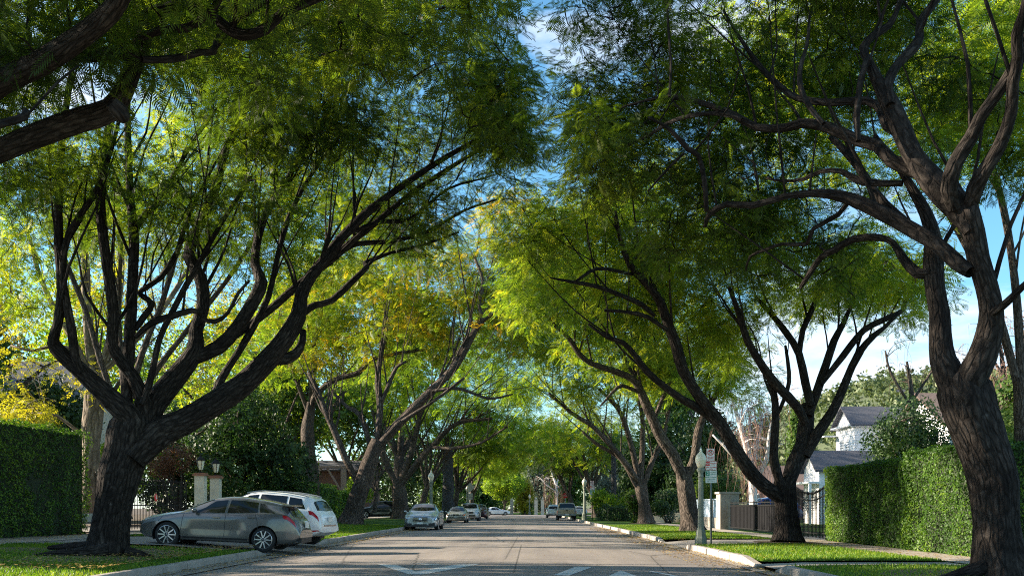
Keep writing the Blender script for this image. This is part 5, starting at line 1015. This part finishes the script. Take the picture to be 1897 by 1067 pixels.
def _across(s, b, A, Bq, off, nx=12, ns=8):
    v = []; rows = [(j/ns, 1) for j in range(ns+1)]+[(j/ns, -1) for j in range(ns-1, -1, -1)]
    for t, sg in rows:
        q = A[2]+(Bq[2]-A[2])*t; xa = A[0]+(Bq[0]-A[0])*t; xb = A[1]+(Bq[1]-A[1])*t
        for i in range(nx+1):
            x = xa+(xb-xa)*i/nx; p = s.pt(x, q)+s.nrm(x, q)*off; v.append((p[0], sg*p[1] if t < 1 else 0, p[2]))
    f = [(j*(nx+1)+i, j*(nx+1)+i+1, (j+1)*(nx+1)+i+1, (j+1)*(nx+1)+i) for j in range(len(rows)-1) for i in range(nx)]
    return b.add(v, f, True)
Body.across = _across
def cut_wheels(o, root, xs, W, r, bd):
    Rw = r*1.15; bm = bmesh.new(); bm.from_mesh(o.data); hz = r*.98
    for xw in xs:
        for sy in (-1, 1):
            side = [v for v in bm.verts if v.co.y*sy > W/2-.4]
            dead = [v for v in side if math.hypot(v.co.x-xw, v.co.z-hz) < Rw]
            bmesh.ops.delete(bm, geom=dead, context='VERTS')
            for v in bm.verts:
                if v.co.y*sy > W/2-.36 and v.is_boundary:
                    dx, dz = v.co.x-xw, v.co.z-hz; d = math.hypot(dx, dz)
                    if d < Rw*1.3: v.co.x = xw+dx/d*Rw; v.co.z = hz+dz/d*Rw
            n = 20; b = MB(); vv = []
            for k in range(n+1):
                a = math.pi*(-.12+1.24*k/n); c, s_ = math.cos(a)*Rw, math.sin(a)*Rw
                vv += [(xw+c, sy*(W/2-.015), max(.12, hz+s_)), (xw+c*.995, sy*(W/2-.4), max(.12, hz+s_))]
            b.add(vv, [(2*k, 2*k+1, 2*k+3, 2*k+2) for k in range(n)]+[tuple(2*k+1 for k in range(n+1))]); b.build('wheel_arch', M['plastic'], root)
    bm.to_mesh(o.data); bm.free()
def wheel(root, x, y, r, n=5, sy=1, dbl=True):
    w = MB().lathe((0, 0, 0), [(r*.62, -.1), (r*.9, -.105), (r*.985, -.08), (r, -.03), (r, .03), (r*.985, .08), (r*.9, .105), (r*.62, .1)], 32, 'Y').build('wheel', M['rubber'], root); w.location = (x, y, r)
    o = sy; b = MB(); b.lathe((0, 0, 0), [(r*.7, o*.112), (r*.74, o*.108), (r*.75, o*.06), (r*.6, o*.02), (r*.6, -o*.0)][::-1], 32, 'Y')
    b.f = b.f[:-2]; b.sm = b.sm[:-2]
    for k in range(n):
        for d in ((-.13, .13) if dbl else (0,)):
            a = 6.283*k/n; a2 = a+d; b.bar((.05*math.cos(a), o*.085, .05*math.sin(a)), (r*.7*math.cos(a2), o*.1, r*.7*math.sin(a2)), .035 if dbl else .06, .03)
    b.lathe((0, o*.08, 0), [(.06, -.02), (.06, .02)], 14, 'Y'); b.build('rim', M['rim'], w)
    MB().lathe((0, o*.03, 0), [(r*.6, -.01), (r*.6, .01)], 24, 'Y').build('brake_disc', M['plastic'], w)
def car(name, label, loc, rz, L, W, top, belt, bot, wid, wr, wx, wrad, paintm, cat='car', pitch=0, side_w=(), screen=None, rear=None, head=None, tail=None, doors=(), handles=(), grille=None, mirror=None, plate=(.78, .5), nsp=5, dbl=True, group=None, extra=None, roll=0, scale=1.0):
    root = empty(name, loc, 0, label, cat, group); root.rotation_mode = 'XYZ'; root.rotation_euler = (roll, pitch, rz); root.scale = (scale,)*3
    bd = Body(L, W, top, belt, bot, wid, wr, wx); o = bd.mesh().build('body', paintm, root); cut_wheels(o, root, wx, W, wrad, bd)
    off = lambda ob: None
    for A, Bq in side_w:
        for sd_ in (1, -1): bd.patch(MB(), A, Bq, .004, side=(sd_,)).build('window', M['glass'], root)
    if screen:
        (a0, a1), (c0, c1) = screen; bd.across(MB(), (a0, a1, 8.35), (c0, c1, 10), .005).build('windscreen', M['glass'], root)
    if rear:
        (a0, a1), (c0, c1) = rear; bd.across(MB(), (a0, a1, 8.3), (c0, c1, 10), .006).build('rear_window', M['glass'], root)
    if head:
        for sd_ in (1, -1): bd.patch(MB(), *head, .006, side=(sd_,)).build('headlight', M['headlamp'], root)
    if tail:
        for sd_ in (1, -1): bd.patch(MB(), *tail, .008, side=(sd_,)).build('tail_light', M['tail'], root)
    if doors:
        for sd_ in (1, -1):
            for (x0, x1) in doors: bd.patch(MB(), (x0, x0+.012, 3.2), (x1, x1+.012, 6.1), .002, nx=1, ns=8, side=(sd_,)).build('door_seam', M['plastic'], root)
            bd.patch(MB(), (wx[0]+.42, wx[1]-.42, 2.6), (wx[0]+.42, wx[1]-.42, 3.0), .004, nx=8, ns=1, side=(sd_,)).build('sill', M['plastic'], root)
    for x in handles:
        for sd_ in (1, -1):
            p = bd.pt(x, 5.3); MB().bar((p[0]-.1, sd_*(p[1]+.02), p[2]), (p[0]+.1, sd_*(p[1]+.02), p[2]+.005), .03, .035).build('door_handle', paintm, root)
    for m_x in (mirror or ()):
        for sd_ in (1, -1):
            p = bd.pt(m_x, 6.2); b = MB().lathe((p[0], sd_*(p[1]+.13), p[2]+.07), [(.02, -.09), (.052, -.06), (.066, 0), (.055, .06), (.02, .09)], 12, 'Y'); b.bar((p[0]+.02, sd_*(p[1]-.02), p[2]+.02), (p[0], sd_*(p[1]+.1), p[2]+.04), .05); b.build('mirror', paintm, root)
    for x in wx:
        for sd_ in (1, -1): wheel(root, x, sd_*(W/2-.13), wrad, nsp, sd_, dbl)
    MB().box((L/2, 0, bot[len(bot)//2][1]+.04), (L*.8, W*.7, .06)).build('underbody', M['plastic'], root)
    if grille:
        for (z, w_, h, x, mm) in grille: MB().box((x, 0, z), (.06, w_, h)).build('grille', M[mm], root)
    MB().box((L-.0+plate[2] if len(plate) > 2 else L+.0, 0, plate[0]), (.03, .32, .16)).build('number_plate', M['signwhite'], root); MB().box((-.015, 0, plate[1]), (.03, .32, .14)).build('number_plate', M['signwhite'], root)
    if extra: extra(root, bd)
    # centre the body on its own middle so that it turns about it
    for c in list(root.children): c.location.x -= L/2
    return root
PA = {k: paint('paint_'+k, c, m_) for k, c, m_ in (('silver_brown', (.15, .143, .138), .5), ('white', (.85, .85, .86), 0), ('silver', (.42, .45, .47), .55), ('beige_silver', (.44, .44, .4), .5), ('pale_silver', (.6, .62, .63), .4), ('maroon', (.1, .012, .02), .3), ('black', (.012, .012, .014), .2), ('tan', (.33, .27, .2), .4), ('blue', (.01, .035, .2), .3))}
hatch = dict(L=4.46, W=1.76, top=[(0, .66), (.06, .74), (.25, .82), (.7, .92), (1.2, 1.0), (1.6, 1.22), (2.0, 1.39), (2.4, 1.46), (2.8, 1.465), (3.4, 1.41), (3.85, 1.33), (4.02, 1.28), (4.12, 1.16), (4.27, .98), (4.38, .9), (4.46, .6)],
    belt=[(0, .55), (.25, .72), (.7, .84), (1.2, .93), (2.5, .97), (3.5, 1.04), (4.1, 1.03), (4.3, .86), (4.46, .55)], bot=[(0, .38), (.15, .24), (.5, .19), (4.0, .22), (4.3, .28), (4.46, .42)],
    wid=[(0, .6), (.06, .74), (.2, .88), (.55, .98), (2, 1), (3.7, 1), (4.1, .95), (4.3, .88), (4.46, .76)], wr=[(0, .6), (1.2, .82), (1.5, .76), (2.1, .66), (3.6, .62), (4.0, .6), (4.3, .72), (4.46, .6)], wx=(.86, 3.5), wrad=.338)
def hatch_extra(root, bd):
    MB().box((4.02, 0, 1.29), (.28, 1.1, .035)).build('spoiler', PA['silver_brown'], root)
    MB().box((.03, 0, .42), (.08, 1.05, .16)).build('grille', M['plastic'], root); MB().box((4.42, 0, .36), (.1, 1.1, .14)).build('rear_valance', M['plastic'], root)
    [bd.patch(MB(), (.02, .1, 2.5), (.02, .14, 3.4), .01, side=(q,)).build('fog_lamp_trim', M['plastic'], root) for q in (1, -1)]
    MB().lathe((4.3, .45, .27), [(.035, 0), (.035, .01)], 10, 'X').build('exhaust', M['chrome'], root)
car('parked_car', 'silver-brown hatchback parked across the left driveway, nose towards the gate', (-8.38, 27.15, .17), R(-1.5), **hatch, paintm=PA['silver_brown'], pitch=R(3.2), group=None,
    side_w=[((1.5, 2.4, 6.25), (2.08, 2.42, 7.85)), ((2.48, 3.3, 6.25), (2.5, 3.25, 7.85)), ((3.35, 3.78, 6.3), (3.3, 3.42, 7.8))], screen=((1.4, 2.02), (1.25, 1.96)), rear=((4.05, 4.24), (4.05, 4.27)),
    head=((.08, .62, 4.9), (.16, .72, 5.75)), tail=((4.02, 4.36, 5.25), (3.98, 4.3, 5.85)), doors=((1.22, 1.3), (2.42, 2.44), (3.42, 3.22)), handles=(2.2, 3.15), mirror=(1.62,), nsp=10, dbl=False, plate=(.78, .45), extra=hatch_extra)
suv = dict(L=4.63, W=1.9, top=[(0, .72), (.08, .88), (.4, .98), (1.25, 1.09), (1.7, 1.36), (2.15, 1.58), (2.6, 1.65), (3.4, 1.63), (4.0, 1.56), (4.25, 1.47), (4.42, 1.22), (4.52, 1.02), (4.58, .95), (4.63, .6)],
    belt=[(0, .6), (.3, .82), (1.2, 1.0), (2.5, 1.06), (3.8, 1.12), (4.35, 1.1), (4.55, .9), (4.63, .56)], bot=[(0, .42), (.2, .28), (.5, .25), (4.1, .27), (4.4, .34), (4.63, .46)],
    wid=[(0, .66), (.08, .8), (.3, .93), (.7, .99), (2, 1), (3.9, 1), (4.3, .96), (4.52, .88), (4.63, .8)], wr=[(0, .65), (1.3, .82), (1.8, .74), (2.3, .68), (3.8, .64), (4.25, .62), (4.5, .74), (4.63, .66)], wx=(.9, 3.71), wrad=.36)
def rails(root, bd):
    for sy in (-1, 1):
        b = MB(); pts = [bd.pt(x, 8.6)+np.array([0, 0, .05]) for x in np.linspace(2.1, 4.1, 12)]
        for p, q in zip(pts, pts[1:]): b.bar((p[0], sy*p[1], p[2]), (q[0], sy*q[1], q[2]), .03)
        b.build('roof_rail', M['galv'], root)
    for sd_ in (1, -1): bd.patch(MB(), (4.38, 4.58, 3.1), (4.38, 4.58, 3.35), .01, side=(sd_,)).build('reflector', M['tail'], root); MB().box((4.62, 0, .66), (.03, 1.1, .05)).build('trim', M['chrome'], root)
car('parked_car', 'white off-roader with roof rails parked behind the silver-brown hatchback', (-8.5, 31.0, .2), R(-9), **suv, paintm=PA['white'], pitch=R(3),
    side_w=[((1.6, 2.5, 6.25), (2.2, 2.52, 7.85)), ((2.58, 3.5, 6.25), (2.6, 3.45, 7.85)), ((3.57, 4.12, 6.3), (3.52, 3.9, 7.8))], screen=((1.5, 2.2), (1.35, 2.12)), rear=((4.28, 4.44), (4.28, 4.48)),
    tail=((4.28, 4.56, 5.2), (4.22, 4.52, 6.0)), head=((.1, .7, 4.9), (.2, .8, 5.8)), doors=((1.25, 1.35), (2.5, 2.52), (3.6, 3.42)), handles=(2.3, 3.25), mirror=(1.75,), plate=(.86, .5), extra=rails)
sedan = dict(L=4.88, W=1.86, top=[(0, .66), (.06, .8), (.35, .88), (1.3, 1.0), (1.8, 1.24), (2.25, 1.42), (2.7, 1.47), (3.2, 1.45), (3.75, 1.32), (4.2, 1.12), (4.7, 1.06), (4.82, .98), (4.88, .6)],
    belt=[(0, .55), (.3, .74), (1.2, .9), (2.5, .96), (3.8, 1.0), (4.5, .96), (4.8, .86), (4.88, .56)], bot=[(0, .3), (.2, .19), (.6, .18), (4.3, .2), (4.6, .28), (4.88, .42)],
    wid=[(0, .68), (.06, .8), (.25, .92), (.6, .98), (2, 1), (4, 1), (4.5, .95), (4.75, .88), (4.88, .8)], wr=[(0, .65), (1.3, .82), (1.9, .72), (2.4, .64), (3.4, .62), (3.9, .68), (4.3, .8), (4.88, .7)], wx=(.86, 3.73), wrad=.33)
SW = [((1.65, 2.5, 6.25), (2.25, 2.52, 7.85)), ((2.58, 3.4, 6.25), (2.6, 3.3, 7.85)), ((3.45, 3.8, 6.3), (3.36, 3.5, 7.7))]
def sedan_front(root, bd):
    for sy in (-1, 1): bd.patch(MB(), (.12, .4, 4.95), (.16, .45, 5.5), .012, side=(sy,)).build('lamp_reflector', M['chrome'], root)
    b = MB(); b.box((-.02, 0, .585), (.05, .78, .25)); b.build('grille', M['plastic'], root); b = MB()
    for k in range(3): b.box((-.05, 0, .51+.075*k), (.02, .76, .018))
    b.lathe((-.07, 0, .585), [(.1, -.01), (.1, .01)], 20, 'X'); b.build('grille_bar', M['chrome'], root)
    for sy in (-1, 1): MB().prism([(-.03, .25), (.1, .25), (.1, .44), (-.03, .38)], sy*.45, sy*.78).build('air_intake', M['plastic'], root)
    MB().box((-.02, 0, .3), (.06, .7, .1)).build('air_intake', M['plastic'], root)
car('parked_car', 'silver sedan with large grille facing the camera at the left kerb', (-5.95, 57.0, .02), R(90), **sedan, scale=1.05, paintm=PA['silver'], side_w=SW, screen=((1.6, 2.3), (1.38, 2.2)), rear=((3.8, 4.2), (3.72, 4.25)), head=((.05, .6, 4.7), (.1, .62, 5.85)), tail=((4.5, 4.85, 4.8), (4.5, 4.83, 5.9)), doors=((1.3, 1.4), (2.5, 2.55)), handles=(2.3, 3.3), mirror=(1.75,), plate=(.8, .42), extra=sedan_front)
old = dict(sedan); old.update(L=4.45, W=1.72, top=[(0, .6), (.04, .78), (.3, .84), (1.25, .93), (1.7, 1.16), (2.1, 1.34), (2.5, 1.39), (3.0, 1.37), (3.5, 1.2), (3.8, 1.03), (4.35, 1.0), (4.42, .9), (4.45, .6)], belt=[(0, .56), (.2, .72), (1.2, .84), (3.8, .9), (4.3, .9), (4.45, .56)],
    bot=[(0, .34), (.2, .22), (4.1, .24), (4.45, .4)], wid=[(0, .84), (.08, .94), (.4, .99), (4, 1), (4.35, .95), (4.45, .88)], wr=[(0, .8), (1.3, .84), (1.8, .72), (2.3, .64), (3.2, .63), (3.7, .75), (4.45, .8)], wx=(.8, 3.5), wrad=.3)
def old_front(root, bd):
    for sy in (-1, 1):
        MB().box((-.02, sy*.13, .68), (.05, .2, .13)).build('grille', M['plastic'], root)
        for k in (.36, .56): MB().lathe((-.02, sy*k, .68), [(.08, -.02), (.08, .02)], 16, 'X').build('headlight', M['headlamp'], root)
        MB().box((.02, sy*.73, .68), (.1, .13, .12)).build('indicator', M['amber'], root)
    MB().box((-.05, 0, .45), (.12, 1.55, .09)).build('bumper_strip', M['plastic'], root)
SWo = [((1.5, 2.3, 6.25), (2.05, 2.32, 7.85)), ((2.36, 3.2, 6.25), (2.38, 3.05, 7.85))]
car('parked_car', 'old boxy pale sedan with twin round headlights parked behind the silver sedan', (-5.85, 83, .02), R(90), **old, paintm=PA['beige_silver'], side_w=SWo, screen=((1.45, 2.1), (1.3, 2.05)), rear=((3.4, 3.78), (3.35, 3.82)), doors=((1.2, 1.3), (2.3, 2.35)), mirror=(1.55,), plate=(.8, .48), extra=old_front)
suv2 = {**suv}
def suv_front(root, bd): MB().box((0, 0, .78), (.06, .85, .16)).box((.0, 0, .5), (.06, 1.2, .14)).build('grille', M['plastic'], root)
SWs = [((1.6, 2.5, 6.25), (2.2, 2.52, 7.85)), ((2.58, 3.5, 6.25), (2.6, 3.45, 7.85)), ((3.57, 4.2, 6.3), (3.52, 4.05, 7.8))]
SK = dict(side_w=SWs, screen=((1.5, 2.2), (1.35, 2.12)), rear=((4.28, 4.44), (4.28, 4.48)), tail=((4.28, 4.56, 5.0), (4.22, 4.52, 6.1)), head=((.05, .6, 4.9), (.12, .7, 5.8)), doors=((1.25, 1.35), (2.5, 2.52)), mirror=(1.75,))
car('parked_car', 'pale silver off-roader facing the camera behind the old boxy sedan', (-5.5, 95, .02), R(90), **suv2, paintm=PA['pale_silver'], **SK, plate=(.86, .5), extra=suv_front, scale=1.05)
car('parked_car', 'dark maroon car mostly hidden behind the pale silver off-roader', (-5.2, 108, .02), R(90), **suv2, paintm=PA['maroon'], **SK, plate=(.86, .5), extra=suv_front)
car('parked_car', 'black off-roader parked in the shade of the left garden behind the trees', (-13.2, 88, .3), R(12), **suv2, paintm=PA['black'], **SK, plate=(.86, .5), extra=suv_front)
car('white_car', 'white sedan crossing at the far end of the street', (-5.0, 158, .02), R(197), **old, paintm=PA['white'], side_w=SWo, screen=((1.45, 2.1), (1.3, 2.05)), rear=((3.4, 3.78), (3.35, 3.82)), head=((.02, .3, 4.9), (.03, .3, 5.8)), tail=((4.15, 4.42, 4.9), (4.15, 4.4, 5.8)), plate=(.8, .48))
pk = dict(L=5.1, W=1.95, top=[(0, .8), (.05, 1.0), (.3, 1.06), (1.4, 1.12), (1.75, 1.42), (2.1, 1.68), (2.5, 1.76), (4.6, 1.76), (4.86, 1.7), (4.98, 1.3), (5.04, 1.08), (5.08, 1.02), (5.1, .66)], belt=[(0, .7), (.2, .95), (1.3, 1.04), (4.9, 1.08), (5.04, .98), (5.1, .62)],
    bot=[(0, .5), (.3, .4), (4.8, .42), (5.1, .52)], wid=[(0, .84), (.1, .94), (.4, 1), (4.8, 1), (5.04, .97), (5.1, .93)], wr=[(0, .8), (1.4, .84), (1.9, .76), (2.4, .74), (4.8, .76), (5.1, .86)], wx=(.95, 4.1), wrad=.38)
def pick(root, bd):
    MB().box((5.14, 0, .56), (.16, 1.75, .18)).build('bumper', M['galv'], root); MB().box((5.1, 0, .86), (.02, 1.35, .42)).build('tailgate', PA['tan'], root); MB().box((5.13, 0, .97), (.02, .22, .07)).build('tailgate_handle', M['plastic'], root)
car('parked_truck', 'tan pickup with a covered bed seen from behind at the right kerb', (4.05, 99.5, .05), R(-90), **pk, paintm=PA['tan'], cat='truck', side_w=[((1.8, 2.7, 6.25), (2.15, 2.72, 7.85)), ((2.8, 3.4, 6.25), (2.8, 3.4, 7.85)), ((3.6, 4.8, 6.25), (3.6, 4.7, 7.85))], screen=((1.6, 2.15), (1.5, 2.1)), rear=((4.87, 4.99), (4.87, 4.99)),
    tail=((5.0, 5.09, 4.3), (4.98, 5.08, 6.0)), head=((.03, .25, 4.9), (.05, .25, 5.9)), doors=((1.5, 1.5), (2.75, 2.75)), mirror=(1.9,), plate=(.56, .6, .24), extra=pick)
car('parked_car', 'pale car parked ahead of the tan pickup at the right kerb', (3.4, 121, .05), R(-90), **suv2, paintm=PA['pale_silver'], **SK, plate=(.86, .5), extra=suv_front)
car('parked_car', 'small pale car peeping out on the right behind the tan pickup', (6.6, 126, .1), R(-80), **old, paintm=PA['pale_silver'], side_w=SWo, screen=((1.45, 2.1), (1.3, 2.05)), rear=((3.4, 3.78), (3.35, 3.82)), tail=((4.15, 4.42, 4.9), (4.15, 4.4, 5.8)), plate=(.8, .48))
car('parked_car', 'blue car parked behind the black mesh fence on the right', (14.6, 60, .3), R(4), **suv2, paintm=PA['blue'], **SK, plate=(.86, .5), extra=suv_front)
